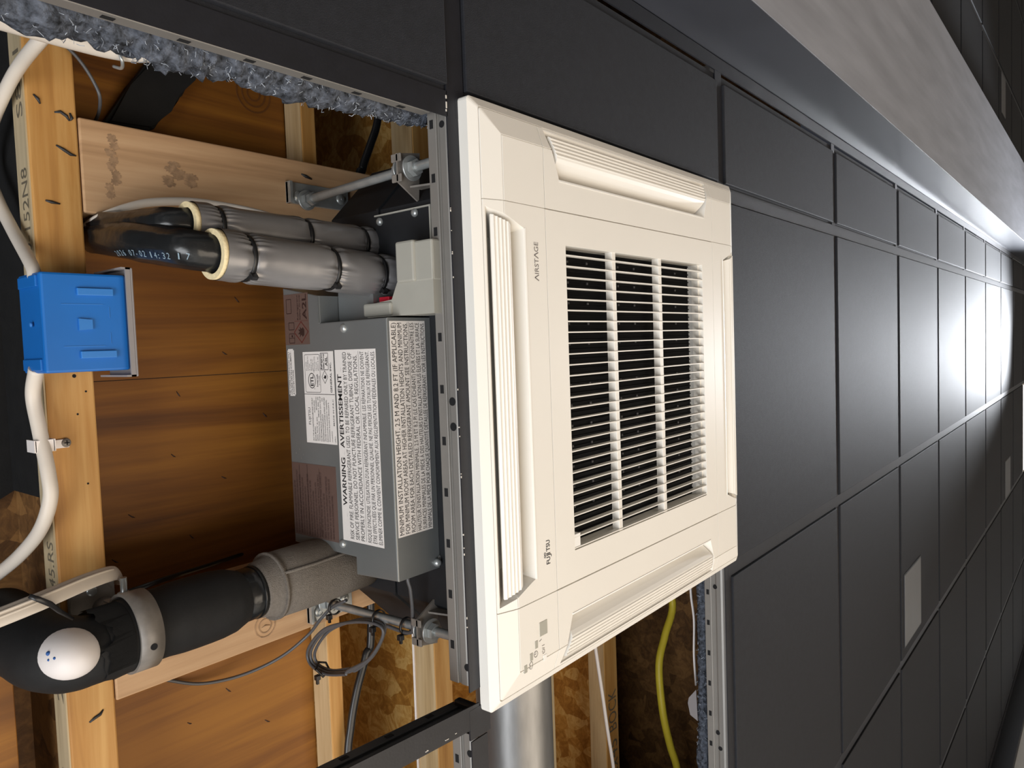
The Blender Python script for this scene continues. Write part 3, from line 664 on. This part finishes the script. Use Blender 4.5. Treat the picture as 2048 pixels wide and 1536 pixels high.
for q, s in enumerate(('ETL LISTED', 'CONFORMS TO', 'UL STD.', '60335-2-40', 'CERTIFIED TO', 'CAN/CSA STD.', 'C22.2 NO.', '60335-2-40')): tx(b, s, .2530, .2088 - q * .0031, (.0100, .0160, .0080, .0130, .0125, .0160, .0100, .0150)[q], .0018)
tx(b, 'Refrigerant', .2512, .1806, .0165, .0024, .03); tx(b, 'Safety Group', .2512, .1770, .0165, .0024, .03); tx(b, 'A2L', .2480, .1716, .0100, .0038, .03)
for p, q in (((.2582, .1760), (.2542, .1815)), ((.2542, .1815), (.2582, .1760))): pass
D = [(XT, .2595, .1765), (XT, .2530 + .0005, .1818), (XT, .2665, .1765)]
dq = [(XT, .2600, .1820), (XT, .2530, .1768), (XT, .2600, .1716), (XT, .2670, .1768)]
for i in range(4): line_rect(b, dq[i], dq[(i + 1) % 4], .0006, NX)
f = b.faces.new([b.verts.new(p) for p in ((XT, .2612, .1745), (XT, .2622, .1765), (XT, .2604, .1795), (XT, .2596, .1775), (XT, .2585, .1780), (XT, .2580, .1755), (XT, .2590, .1742))])
tx(b, 'GENERAL INC.', .2770, .1650, .0330, .0028, .02)
tx(b, 'FUJITSU', .3130, .2060, .0190, .0040)
rows_ = [('SPLIT TYPE AIR CONDITIONER/CLIMATISEUR TYPE SPLIT', .048), ('MODEL/MOD\u00c8LE                          AUUA12KUAS', .045), ('SERIAL NO./N\u00b0 de s\u00e9rie          0KQA000161', .049), ('TENSION/VOLTAGE      208/230 V  60Hz  1PH', .049), ('FAN MOTOR/MOTEUR DE VENTILATEUR  0.29 A / 0.047 HP', .0495),
         ('REFRIGERANT/R\u00c9FRIG\u00c9RANT                     R32', .048), ('APPLICABLE OUTDOOR UNIT/APPAREIL EXT\u00c9RIEUR  APPLICABLE', .0485), ('Reference product documentation for compatibility', .046), ('/Documentation de produit de r\u00e9f\u00e9rence pour la', .043)]
for q, (s, wd) in enumerate(rows_): tx(b, s, .3310, .2010 - q * .0036, wd, .0021, .01)
tx(b, 'compatibilit\u00e9', .3310, .1680, .012, .0018); tx(b, 'UPRO', .3315, .1625, .007, .0020); tx(b, 'MADE IN P.R.C', .3130, .1635, .0290, .0021, .01)
link('lettering', b, 'ink', lb)
lb = label('conductor_label', .2280, .2815, .2325, .2445, 'paper', rad=.0015)
b = new()
for q, (s, wd) in enumerate((('USE COPPER CONDUCTORS ONLY', .0490), ("UTILISER DES FILS D'ALIMENT-", .0490), ('ATION EN CUIVRE', .0280))): tx(b, s, .2800, .2412 - q * .0036, wd, .0024, .015)
link('lettering', b, 'ink', lb)
lb = label('refrigerant_label', .1665, .2235, .2010, .2470, 'brownfilm')
b = new(); tx(b, 'A2L', .1960, .2045, .0285, .0075, .02)
tx(b, 'Refrigerant', .1960, .2200, .0280, .0024, .01); tx(b, 'Safety Group', .1960, .2160, .0280, .0024, .01)
rrect(b, .1720, .1880, .2330, .2420, .0008, .0004); rrect(b, .1985, .2065, .2290, .2390, .0008, .0004); rrect(b, .2110, .2215, .2290, .2390, .0007, .0004); line_rect(b, (XT, .2160, .2290), (XT, .2160, .2390), .0006, NX)
bx(b, XT - .0001, XT, .2125, .2150, .2320, .2345)
fl_ = [(0, -.0055), (.0035, -.005), (.0055, -.002), (.0030, .0000), (.0060, .0035), (.0025, .0025), (.0022, .0065), (-.0002, .0030), (-.0030, .0060), (-.0028, .0020), (-.0060, .0030), (-.0035, -.0005), (-.0052, -.0030), (-.0030, -.0052)]
b.faces.new([b.verts.new((XT, .2095 + a, .2155 + c_)) for a, c_ in fl_])
link('lettering', b, 'inkbrown', lb)
b = new(); dq = [(XT, .2095, .2290), (XT, .1980, .2155), (XT, .2095, .2030), (XT, .2215, .2155)]
for i in range(4): line_rect(b, dq[i], dq[(i + 1) % 4], .0012, NX)
line_rect(b, (XT, .1972, .2280), (XT, .1972, .2025), .0004, NX)
link('diamond_outline', b, 'inkred', lb)
lb = label('instruction_sheet', .3580, .4415, .1660, .2470, 'brownfilm')
b = new(); q_ = random.Random(11)
words = ['RISK', 'OF', 'FIRE', 'FLAMMABLE', 'REFRIGERANT', 'SEE', 'MANUAL', 'THE', 'SERVICE', 'UNIT', 'ROOM', 'AREA', 'MUST', 'BE', 'WITH', 'INSTALLED', 'AND', 'OPERATED', 'STORED']
z = .2415
while z > .170:
    s = ' '.join(q_.choice(words) for _ in range(9)); wd = q_.uniform(.048, .074); tx(b, s, .4395, z, wd, .0031); z -= .0049
for z, a in ((.2330, .360), (.2180, .359), (.1960, .362)): line_rect(b, (XT, a, z), (XT, .4390, z), .0005, NX)
link('lettering', b, 'inkbrown', lb)
b = new()
for (y, z, a) in ((.3420, .2300, .0025), (.3470, .2370, .0022), (.3480, .2230, .0022), (.3520, .2270, .0030)): line_rect(b, (XT, y - a / 2, z), (XT, y + a / 2, z), .0008, NX)
link_each('punched_mark', b, 'zinc', AC)
# ================================================================== REFRIGERANT PIPES
def wrapped(lbl, y, z, yo, x0, x1, R_, ties, inner, rin):
    t = thing('insulated_pipe', lbl, 'pipe', (x0, y, z - R_), 'refrigerant pipes in silver wrap')
    n = 150; P = [Vector((x0 + (x1 - x0) * k / n, y + yo * k / n, z)) for k in range(n + 1)]
    def rf(s, a):
        x = x0 + (x1 - x0) * s; r = 1.0
        for tx_ in ties:
            d = abs(x - tx_); r -= .11 * math.exp(-(d / .0055) ** 2)
            if d > .002: r += .060 * math.exp(-(d / .013) ** 2) * math.sin(a * 17 + 5 * math.sin(a * 3 + tx_ * 90)) * (1 if d < .03 else 0)
        r += .012 * math.sin(a * 3 + x * 60) + .008 * mnoise.noise(Vector((x * 70, math.cos(a) * 2, math.sin(a) * 2)))
        return r
    b = new(); sweep(b, P, R_, 96, caps=False, rfun=rf)
    rg = ringsolid
    link('silver_wrap', b, 'foil', t)
    b = new(); rr_ = R_ * .97
    ringsolid(b, (x0 - .0045, y, z), (x0 + .0012, y, z), rr_, rin, 40); ringsolid(b, (x1 - .001, y + yo, z), (x1 + .003, y + yo, z), rr_ * .93, rin * .6, 40)
    link_each('foam_end', b, 'foam', t)
    b = new()
    for tx_ in ties:
        s = (tx_ - x0) / (x1 - x0); c = Vector((tx_, y + yo * s, z)); rt = R_ * .925
        ringsolid(b, c - Vector((.0020, 0, 0)), c + Vector((.0020, 0, 0)), rt + .0006, rt - .002, 48)
    link_each('cable_tie', b, 'blacknylon', t)
    b = new()
    for tx_ in ties:
        s = (tx_ - x0) / (x1 - x0); c = Vector((tx_, y + yo * s, z)); bx(b, tx_ - .003, tx_ + .003, c.y + R_ * .66, c.y + R_ * .66 + .006, z - R_ * .78, z - R_ * .78 + .004, rot=Matrix.Rotation(math.radians(-40), 3, 'X'))
    link_each('tie_head', b, 'blacknylon', t)
    b = new(); PP = catmull([(x0 + .03, y, z)] + inner, 7)
    sweep(b, PP, rin, 24, rfun=lambda s, a: 1 + .05 * math.sin(a * 9 + s * 6) + .05 * mnoise.noise(Vector((s * 12, math.cos(a), math.sin(a)))))
    link('black_sleeve', b, 'blackwrap', t)
    return t
tl = wrapped('lower silver wrapped refrigerant pipe with a cream foam end', .1425, .131, .010, -.1745, .0265, .0232, (-.1480, -.0550, .0060), [(-.1900, .1385, .142), (-.2010, .132, .172), (-.2085, .1245, .21), (-.2085, .1165, .255), (-.2010, .108, .31), (-.190, .102, .343)], .0175)
tu_ = wrapped('upper silver wrapped refrigerant pipe beside the pale board', .1120, .1640, .003, -.1790, .0270, .0205, (-.1560, -.0600, .0130), [(-.1890, .1115, .174), (-.1990, .1105, .20), (-.2050, .1085, .235), (-.2060, .103, .27), (-.198, .096, .32), (-.190, .092, .343)], .0150)
b = new()      # pale date print along the lower black sleeve
PL = catmull([(-.2085, .1165, .255), (-.2085, .1245, .21), (-.2010, .132, .172), (-.1900, .1385, .142), (-.1745, .1425, .131)], 30)
def at_len(P, d):
    for i in range(len(P) - 1):
        l = (P[i + 1] - P[i]).length
        if d <= l: return P[i].lerp(P[i + 1], d / l), (P[i + 1] - P[i]).normalized()
        d -= l
    return P[-1], (P[-1] - P[-2]).normalized()
for k, ch in enumerate('2026 07-02 14:32 17'):
    if ch == ' ': continue
    c_, tg = at_len(PL, .040 + k * .0045); n_ = Vector((-.25, .42, -.87)); n_ = (n_ - tg * n_.dot(tg)).normalized(); up_ = n_.cross(tg)
    text_into(b, ch, c_ + n_ * .0192 - up_ * .003, tg, up_, .0031 if ch not in '1:-' else .0014, .0058)
link('date_print', b, 'inkblue', tl)
# white cable beside the pipes
t = thing('electrical_cable', 'white printed cable running beside the silver wrapped pipes', 'cable', (-.2, .09, .25))
b = new(); sweep(b, catmull([(-.205, .101, .345), (-.2150, .0985, .285), (-.2120, .0945, .264), (-.1950, .0860, .2585), (-.1700, .0775, .2575), (-.1300, .0720, .256), (-.0900, .0735, .250), (-.0600, .0800, .235), (-.0400, .0920, .21)], 8), .0052, 14, flat=.7); link('sheath', b, 'romex', t)
# long stick of black cable tie and stray dark cable
b = new(); sweep(b, [(-.2195, .4625, .262), (-.159, .4701, .300), (-.0922, .4769, .330), (-.034, .4795, .349)], [.0030, .0030, .0026, .0022], 10, flat=.5)
o = link('cable_tie_tail', b, 'blacknylon'); tag(o, 'thin straight black tie end pointing out from the pipe clamp', 'cable tie')
# ================================================================== DRAIN PIPE
t = thing('drain_pipe', 'black insulated drain pipe with exposed white elbow and grey foam sleeve', 'pipe', (-.12, .478, .165))
yc, zc = .4800, .2010
b = new(); bmesh.ops.create_uvsphere(b, u_segments=40, v_segments=24, radius=1.0, matrix=T((-.2915, yc - .0015, zc - .0060)) @ Matrix.Diagonal((.0235, .0212, .0310, 1)))
for f in b.faces: f.smooth = True
link('white_elbow', b, 'pvc', t)
b = new(); sweep(b, catmull([(-.120, .478, zc), (-.2, yc, zc), (-.262, yc, zc), (-.2800, yc, zc + .008), (-.2885, yc, zc + .026), (-.289, yc + .001, zc + .06), (-.289, yc + .003, .36)], 8), .0215, 32)
link('white_pipe', b, 'pvc', t)
b = new()
P = catmull([(-.2560, yc + .003, zc), (-.2720, yc + .0045, zc + .001), (-.2880, yc + .005, zc + .010), (-.2960, yc + .005, zc + .036), (-.298, yc + .004, .29), (-.300, yc + .003, .3455)], 10)
rg = sweep(b, P, [.0285 + .005 * min(1, i / (.6 * len(P))) for i in range(len(P))], 44, caps=False, rfun=lambda s, a: 1 + .03 * mnoise.noise(Vector((s * 8, math.cos(a) * 2, math.sin(a) * 2))))
link('vertical_sleeve', b, 'blackfoam', t)
b = new()
P = [(-.2640 + .0133 * k, yc + max(0, .0045 - .0018 * k) - .0001 * k, zc) for k in range(0, 11)]
Rr = [.0312, .0315, .0325, .0325, .0325, .0337, .0340, .0340, .0336, .0320, .0270]
PP = catmull(P, 4); RR = [Rr[min(10, i // 4)] + (Rr[min(10, i // 4 + 1)] - Rr[min(10, i // 4)]) * ((i % 4) / 4) for i in range(len(PP))]
rg = sweep(b, PP, RR, 44, caps=False)
for k, v in enumerate(rg[0]): v.co.x += .0035 * mnoise.noise(Vector((k * .7, 9, 2))) - (.010 if (v.co.z < zc - .02 and v.co.y > yc) else 0) 
link('horizontal_sleeve', b, 'blackfoam', t)
b = new(); q_ = random.Random(5); L0, L1 = [], []
for k in range(25):
    a = math.radians(150 + 7.0 * k); rr0 = .0334; yy, zz_ = yc + .0035, zc
    xe = -.2715 + q_.uniform(-.0035, .0030) + (.006 if 6 < k < 12 else 0)
    L0.append(b.verts.new((xe, yy - rr0 * math.sin(a) * -1 * math.cos(0) * (1 if True else 0), zz_ + rr0 * math.cos(a))))
    L1.append(b.verts.new((-.2470, yy - .0012 + (rr0 - .0006) * math.sin(a), zz_ + (rr0 - .0006) * math.cos(a))))
for k in range(24): f = b.faces.new((L0[k], L0[k + 1], L1[k + 1], L1[k])); f.smooth = True
bmesh.ops.solidify(b, geom=list(b.faces), thickness=.0012)
link('torn_edge', b, 'blackfoam', t)
b = new(); cyl(b, (-.135, .479, zc), (-.108, .478, zc), .0268, 40); ringsolid(b, (-.117, .4785, zc), (-.1145, .4785, zc), .0275, .02, 40); link('black_coupling', b, 'blackwrap', t)
b = new(); P = [(-.1130, .4775, zc), (-.1095, .4775, zc), (-.0990, .4775, zc), (-.0965, .4775, zc), (-.06, .4772, zc), (-.02, .477, zc), (.028, .477, zc + .002)]
sweep(b, P, [.0262, .0292, .0305, .0345, .0352, .0352, .0345], 44); 
sweep(b, [(-.0955, .4585, zc - .0295), (-.06, .4580, zc - .0300), (-.02, .456, zc - .0305), (.004, .455, zc - .0300), (.028, .448, zc - .029)], .0016, 8)
ringsolid(b, (-.0975, .4775, zc), (-.0940, .4775, zc), .0358, .03, 44)
link('grey_foam_sleeve', b, 'greyfoam', t)
b = new()
for (x, y, r_) in ((-.3105, .4700, .0020), (-.3085, .4730, .0013), (-.3115, .4745, .0011), (-.2715, .4660, .0022)):
    zz = zc - .006 - .031 * math.sqrt(max(.02, 1 - ((x + .2915) / .0235) ** 2 - ((y - .4785) / .0212) ** 2)); bmesh.ops.create_icosphere(b, subdivisions=2, radius=r_, matrix=T((x, y, zz + r_ * .7)))
link_each('blue_primer_spot', b, 'bluepaint', t)
# split clamp holding the drain pipe
t = thing('pipe_clamp', 'grey metal split clamp gripping the black drain pipe under the joist', 'clamp', (-.235, .46, .165))
b = new(); ringsolid(b, (-.2445, yc, zc), (-.2240, yc, zc), .0362, .0338, 56)
link('ring', b, 'dull', t)
b = new(); bx(b, -.2450, -.2180, .4560, .4582, .2120, .2400, bev=.0006); bx(b, -.2450, -.2180, .4610, .4632, .2200, .2420, bev=.0006)
link_each('ear', b, 'dull', t)
b = new(); bx(b, -.2655, -.2240, .4430, .4780, .2648, .2692, bev=.0012); sweep(b, [(-.2447, .4640, .2692), (-.2447, .4640, .2642)], .0200, 36); cyl(b, (-.236, .470, .2650), (-.236, .470, .232), .010)
link('base_plate', b, 'dull', t)
b = new(); cyl(b, (-.2300, .4370, .2300), (-.2300, .4680, .2300), .0031); hexnut(b, (-.2300, .4510, .2300), (-.2300, .4558, .2300), .0058); link('bolt', b, 'zinc', t)
b = new(); dome(b, (-.2450, .4520, .2645), (0, 0, -1), .0052, .002); link_each('screw', b, 'zinc', t)
b = new(); sweep(b, [(-.2342, yc + .0065, zc - .0364), (-.2342, yc + .0065, zc - .0340)], .0030, 16); link('hole', b, 'hole', t)
# flat white cable tied to the drain pipe
t = thing('flat_cable', 'flat white ribbed cable tied across the black drain pipe', 'cable', (-.29, .425, .15))
P = catmull([(-.385, .4235, .150), (-.3575, .4215, .151), (-.3260, .4185, .156), (-.3050, .4195, .170), (-.2740, .4225, .195), (-.2440, .4290, .225), (-.2260, .4380, .252), (-.2120, .4520, .285), (-.205, .462, .33)], 8)
b = new(); sweep(b, P, .0072, 16, flat=.36, up=(.3, .35, .9))
link('sheath', b, 'romex', t)
b = new()
for o_ in (-.0035, 0, .0035): sweep(b, [p + Vector((-.0005, o_ - .0006, -.0022)) for p in P[:44]], .0011, 6)
link_each('ribs', b, 'romex', t)
t = thing('cable_tie', 'black cable tie looped around the drain pipe and the flat white cable', 'cable tie', (-.30, .45, .17))
b = new(); pts = []
for k in range(33):
    a = 2 * math.pi * k / 32; pts.append((-.2900 + .0375 * math.cos(a), .4800 + .0375 * math.sin(a) - (.0290 if math.sin(a) < -.9 else 0), .262 + .022 * math.sin(a)))
sweep(b, [(-.3317, .4093, .1480), (-.3259, .4134, .1460), (-.3174, .4202, .1500), (-.3082, .4306, .1600), (-.2945, .4440, .1720)], [.0018, .0022, .0022, .0020, .0012], 10, flat=.5)
link('strap', b, 'blacknylon', t)
# ================================================================== BLUE BOX AND ITS CABLES
t = thing('electrical_box', 'bright blue plastic electrical box with a grey rim under the joist', 'electrical box', (-.25, .2, .217))
b = new(); bx(b, -.2870, -.2165, .1555, .2425, .2165, .2690, bev=.0022)
bx(b, -.2890, -.2865, .1580, .1680, .2220, .2640, bev=.0008); bx(b, -.2890, -.2865, .2300, .2400, .2220, .2640, bev=.0008)
link('box_body', b, 'blue', t)
b = new()
for y in (.1715, .2270): bx(b, -.2590, -.2290, y - .0028, y + .0036, .2138, .2168, bev=.0006)
prism(b, [(-.2590, .1955, .2166), (-.2480, .1965, .2166), (-.2480, .2050, .2166), (-.2590, .2060, .2166)], (0, 0, -.0022))
link_each('tab', b, 'bluedark', t)
b = new()
for y in (.1830, .2200): bx(b, -.2720, -.2380, y - .0003, y + .0003, .2161, .2167)
bx(b, -.2330, -.2326, .1850, .1950, .2161, .2167); bx(b, -.2330, -.2326, .2080, .2180, .2161, .2167)
link_each('moulded_line', b, 'bluedark', t)
b = new(); dome(b, (-.2895, .2000, .2370), (-1, 0, 0), .0022, .001); link('moulded_dot', b, 'bluedark', t)
b = new(); x0, x1, y0, y1, z0, z1 = -.2172, -.2125, .1490, .2490, .2100, .2680
bx(b, x0 + .0022, x1, y0, y1, z0, z1, bev=.0012)
for a in ((x0 - .006, x0 + .0022, y0, y0 + .0018, z0, z1), (x0 - .006, x0 + .0022, y1 - .0018, y1, z0, z1), (x0 - .002, x0 + .0022, y0, y1, z0, z0 + .0018)): bx(b, *a)
link('rim', b, 'boxgrey', t)
t = thing('electrical_cable', 'white cable from the top left corner of the photo into the blue box', 'cable', (-.28, .05, .2))
b = new(); sweep(b, catmull([(-.262, -.0562, .1954), (-.272, -.0441, .1883), (-.281, -.0322, .191), (-.281, -.0243, .245), (-.282, -.0102, .2836), (-.283, .0141, .326), (-.283, .0426, .347), (-.283, .0799, .3193), (-.281, .1111, .2919), (-.283, .1477, .2449), (-.2835, .1600, .2380)], 8), .0056, 16); link('sheath', b, 'romex', t)
t = thing('electrical_cable', 'white cable held by the clip, running from the blue box toward the pipe elbow', 'cable', (-.28, .33, .24))
b = new(); sweep(b, catmull([(-.2845, .2380, .246), (-.2835, .262, .262), (-.2815, .2934, .2583), (-.281, .3331, .2453), (-.281, .3556, .2458), (-.285, .3842, .2632), (-.29, .4123, .3041), (-.297, .4383, .3601 - .008)], 8), .0062, 16); link('sheath', b, 'romex', t)
t = thing('cable_clip', 'white plastic cable clip screwed to the joist beside the blue box', 'clip', (-.27, .31, .25))
b = new(); bx(b, -.2885, -.2725, .3020, .3130, .2500, .2516, bev=.0004); bx(b, -.2890, -.2874, .3020, .3130, .2500, .2690); bx(b, -.2735, -.2720, .3020, .3130, .2500, .2690); bx(b, -.2735, -.2545, .3050, .3130, .2680, .2697, bev=.0004); link('strap', b, 'pvc', t)
b = new(); dome(b, (-.2570, .3085, .2680), (0, 0, -1), .0042, .0018); link_each('screw', b, 'dull', t)
b = new(); bx(b, -.2592, -.2548, .3081, .3089, .2658, .2668); bx(b, -.2574, -.2566, .3063, .3107, .2658, .2668); link('cross_slot', b, 'hole', t)
# ================================================================== GREY CONTROL CABLE WITH TIES ON THE ROD
t = thing('control_cable', 'thin grey cable coiled and tied to the hanger rod beside the foam sleeve', 'cable', (.017, .58, .15))
b = new()
loops = [[(.6137, .2152), (.6255, .2560), (.6220, .2860), (.6031, .2864), (.5696, .2503), (.5475, .1964), (.5401, .156), (.5512, .1482), (.5849, .1722), (.6100, .2080)]]
for k, (dx, dy, dz) in enumerate(((.000, 0, 0), (.004, -.003, -.003), (-.003, .002, .003))):
    L0 = [(.0100 + dx + .002 * math.sin(i), y + dy * math.cos(i * .9), z + dz * math.sin(i * .8)) for i, (y, z) in enumerate(loops[0])]
    L0 = L0 + [L0[0]]; sweep(b, catmull(L0, 9), .0019, 8, caps=False)
link('coil', b, 'greycable', t)
b = new(); sweep(b, catmull([(.0120, .5270, .214), (.0100, .5406, .2400), (.0050, .5560, .2560), (-.0000, .5800, .2780), (-.0258, .604, .300), (-.0624, .6187, .325), (-.1072, .6150, .336), (-.1428, .5990, .342), (-.1833, .5760, .343)], 8), .0020, 8); link('tail', b, 'greycable', t)
b = new(); sweep(b, catmull([(.0200, .4600, .0900), (-.0010, .4719, .0893), (.0, .4878, .0879), (.004, .5088, .0908), (.008, .5278, .0957), (.009, .5380, .0979), (.0100, .5420, .112), (.0095, .5410, .14)], 8), .0021, 8); link('lead', b, 'greycable', t)
for lb_, z, y in (('black cable tie on the coil rod closest to its mounting plate', .2410, .5398), ('middle black cable tie holding the grey coil to its rod', .1610, .5372), ('black cable tie on the coil rod closest to the hook bracket', .1140, .5358)):
    q = thing('cable_tie', lb_, 'cable tie', (.015, y, z), 'black cable ties on the hanger rod')
    b = new(); ringsolid(b, (.0155, y + .0015, z - .0016), (.0155, y + .0015, z + .0016), .0098, .0086, 28); link('loop', b, 'blacknylon', q)
    b = new(); bx(b, .0030, .0090, y + .0085, y + .0145, z - .0030, z + .0030, bev=.0006); bx(b, .0050, .0075, y + .0140, y + .0185, z - .0015, z + .0015); link('head', b, 'blacknylon', q)
q = thing('cable_tie', 'black cable tie bundling the far end of the grey coil', 'cable tie', (.01, .625, .272))
b = new(); sweep(b, [(.0010, .6200, .266), (.010, .6160, .2730), (.020, .6200, .272), (.020, .6280, .264), (.008, .631, .262), (.0010, .6200, .266)], .0014, 8, caps=False); link('loop', b, 'blacknylon', q)
b = new(); bx(b, .0010, .0070, .6290, .6350, .2650, .2710, bev=.0006); bx(b, .002, .0050, .6350, .6400, .2660, .2690); link('head', b, 'blacknylon', q)
# ================================================================== OTHER CABLES, DUCT AND INSULATION
def cable(name, lbl, cat, P, r, mat, flat=1.0):
    b = new(); sweep(b, catmull(P, 8), r, 14, flat=flat); o = link(name, b, mat); tag(o, lbl, cat); return o
cable('electrical_cable', 'thick black cable running behind the grey coil and both hanger rods', 'cable', [(.180, -.15, .300), (.169, -.0831, .300), (.1535, -.0457, .300), (.1386, -.0125, .300), (.1303, .026, .300), (.12, .3, .300), (.1153, .6019, .298), (.1039, .6469, .298), (.086, .6888, .298), (.0734, .7318, .298), (.064, .7927, .298), (.055, 1.0, .298), (.05, 1.5, .299), (.06, 2.35, .30)], .0058, 'blacknylon', .8)
cable('electrical_cable', 'thin grey wire curving off the top end of the joist', 'cable', [(-.2652, -.0701, .262), (-.2495, -.0647, .262), (-.2295, -.0515, .262), (-.2142, -.0332, .265), (-.2065, -.0175, .27), (-.1960, -.0086, .31), (-.195, -.004, .355)], .0016, 'greycable')
cable('electrical_cable', 'yellow cable hanging in the open bay beside the dark board', 'cable', [(.96, .45, .34), (.98, .74, .32), (.9959, .8398, .3), (.9559, .9031, .3), (.9244, .9613, .3), (.9168, 1.0588, .29), (.9289, 1.1415, .28), (.9422, 1.2081, .27), (.95, 1.35, .27), (.97, 1.8, .28), (.98, 2.35, .30)], .0085, 'yellow')
cable('electrical_cable', 'thin white cable along the blue insulation edge', 'cable', [(.6800, .64, .10), (.6827, .6933, .1), (.6924, .7422, .1), (.6892, .806, .1), (.6945, .8638, .1)], .0030, 'pvc', .6)
cable('electrical_cable', 'white cable slanting in front of the stamped joist', 'cable', [(.60, .40, .29), (.612, .70, .275), (.6232, .8047, .27), (.6439, .9099, .27), (.6579, .9852, .27), (.6768, 1.0794, .27), (.70, 1.25, .27), (.73, 1.8, .28), (.75, 2.35, .29)], .0034, 'pvc')
cable('electrical_cable', 'thin white cable lying along the pale joist edge', 'cable', [(.2410, .50, .3530), (.2405, .674, .3530), (.2400, .7483, .353), (.2395, .8561, .353), (.239, 1.3, .353), (.239, 2.35, .353)], .0024, 'pvc', .6)
b = new(); sweep(b, catmull([(-.372, -.018, .1366), (-.3333, -.018, .1366), (-.3077, -.018, .1374), (-.2802, -.018, .1382), (-.2501, -.018, .1360), (-.2297, -.018, .1243), (-.2150, -.020, .098)], 6), .0095, 16, flat=.9)
o = link('white_tube', b, 'romex'); tag(o, 'off white tube resting on the insulation at the top left corner', 'tube')
b = new(); sweep(b, catmull([(-.2500, -.0200, .132), (-.2470, -.0070, .128), (-.2430, -.0040, .138), (-.2440, -.0080, .150)], 6), .0014, 8); o = link('wire_hook', b, 'zinc'); tag(o, 'small bent wire hook beside the off white tube', 'hook')
b = new(); pts = [(-.180, -.013), (-.150, -.060), (-.1218, -.1010), (-.085, -.125), (-.055, -.118), (-.066, -.100), (-.080, -.0855), (-.0932, -.0598), (-.110, -.044), (-.1279, -.0160)]
prism(b, [(x, y, .3285) for x, y in pts], (0, 0, .0165))
es = list(b.edges); bmesh.ops.bevel(b, geom=es, offset=.004, segments=2, affect='EDGES')
o = link('insulation_wrap', b, 'blackfoam'); tag(o, 'black sheet of insulation hanging below the plywood at the upper left', 'insulation')
t = thing('round_duct', 'round galvanised metal duct in the open bay beside the cassette', 'duct', (.226, 1.2, .09))
b = new(); P = [(.226, .645 + k * .02, .1405) for k in range(60)]
sweep(b, P, .0515, 64, rfun=lambda s, a: 1 + .004 * math.sin(a * 5 + s * 9)); link('duct_wall', b, 'duct', t)
b = new(); ringsolid(b, (.226, 1.30, .1405), (.226, 1.306, .1405), .0535, .05, 64); link('seam', b, 'duct', t)
b = new(); bx(b, .512, .530, .62, 2.3, .300, .342, bev=.001); o = link('wood_strip', b, 'joistedge'); tag(o, 'narrow pale wooden strip right beside the round duct', 'board')
def batt(lbl, pts, seed, thick=.016, nf=900, fl_=.006, fr=.00022, mesh=True):
    """torn edge of blue grey insulation: lumpy roll plus loose fibres"""
    t = thing('insulation_batt', lbl, 'insulation', pts[0][:3])
    b = new(); P = catmull([p[:3] for p in pts], 10); n = len(P); rads = []
    for i in range(n):
        s = i / (n - 1) * (len(pts) - 1); k = min(int(s), len(pts) - 2); f = s - k; rads.append(pts[k][3] * (1 - f) + pts[k + 1][3] * f)
    sweep(b, P, rads, 28, rfun=lambda s, a: 1 + .42 * mnoise.noise(Vector((s * 55, math.cos(a) * 1.8 + seed, math.sin(a) * 1.8))) + .25 * mnoise.noise(Vector((s * 150, math.cos(a) * 4, math.sin(a) * 4 + seed))))
    o = link('torn_edge', b, 'insul', t)
    q = random.Random(seed); b = new()
    for _ in range(nf):
        i = q.randrange(n); a = q.uniform(0, 2 * math.pi); T_ = (P[min(i + 1, n - 1)] - P[max(i - 1, 0)]).normalized()
        u = Vector((0, 0, 1)); v = T_.cross(u); c = P[i] + (u * math.cos(a) + v * math.sin(a)) * rads[i] * q.uniform(.85, 1.15)
        d = Vector((q.uniform(-1, 1), q.uniform(-1, 1), q.uniform(-1, 1))).normalized(); l = fl_ * q.uniform(.3, 1.1); e = Vector((q.uniform(-1, 1), q.uniform(-1, 1), q.uniform(-1, 1))) * l * .35
        sweep(b, [c - d * l / 2, c + e, c + d * l / 2], fr * q.uniform(.6, 1.8), 4, caps=False)
    o = link('loose_fibres', b, 'fibre', t); o['kind'] = 'stuff'
    return t
batt('ragged blue grey insulation edge along the top of the open bay', [(-.42, -.010, .066, .019), (-.34, -.008, .066, .020), (-.28, -.008, .064, .019), (-.243, -.006, .060, .022), (-.208, -.006, .056, .020), (-.169, -.005, .052, .019), (-.115, -.004, .056, .020), (-.0625, -.004, .058, .015), (-.0135, -.004, .060, .012), (.020, -.004, .056, .010)], 2, nf=1500)
batt('blue insulation strip behind the far grid bar', [(.640, .60, .060, .009), (.640, .72, .058, .009), (.640, .84, .062, .007), (.640, .96, .062, .010), (.640, 1.08, .064, .010), (.640, 1.3, .064, .010)], 5, nf=500, fr=.0003)
b = new(); prism(b, [(.632, .840, .070), (.632, .895, .068), (.632, .888, .082), (.632, .868, .086), (.632, .858, .084)], (.0008, 0, 0)); o = link('paper_facing', b, 'boxgrey'); tag(o, 'torn grey paper facing on the blue insulation', 'paper')
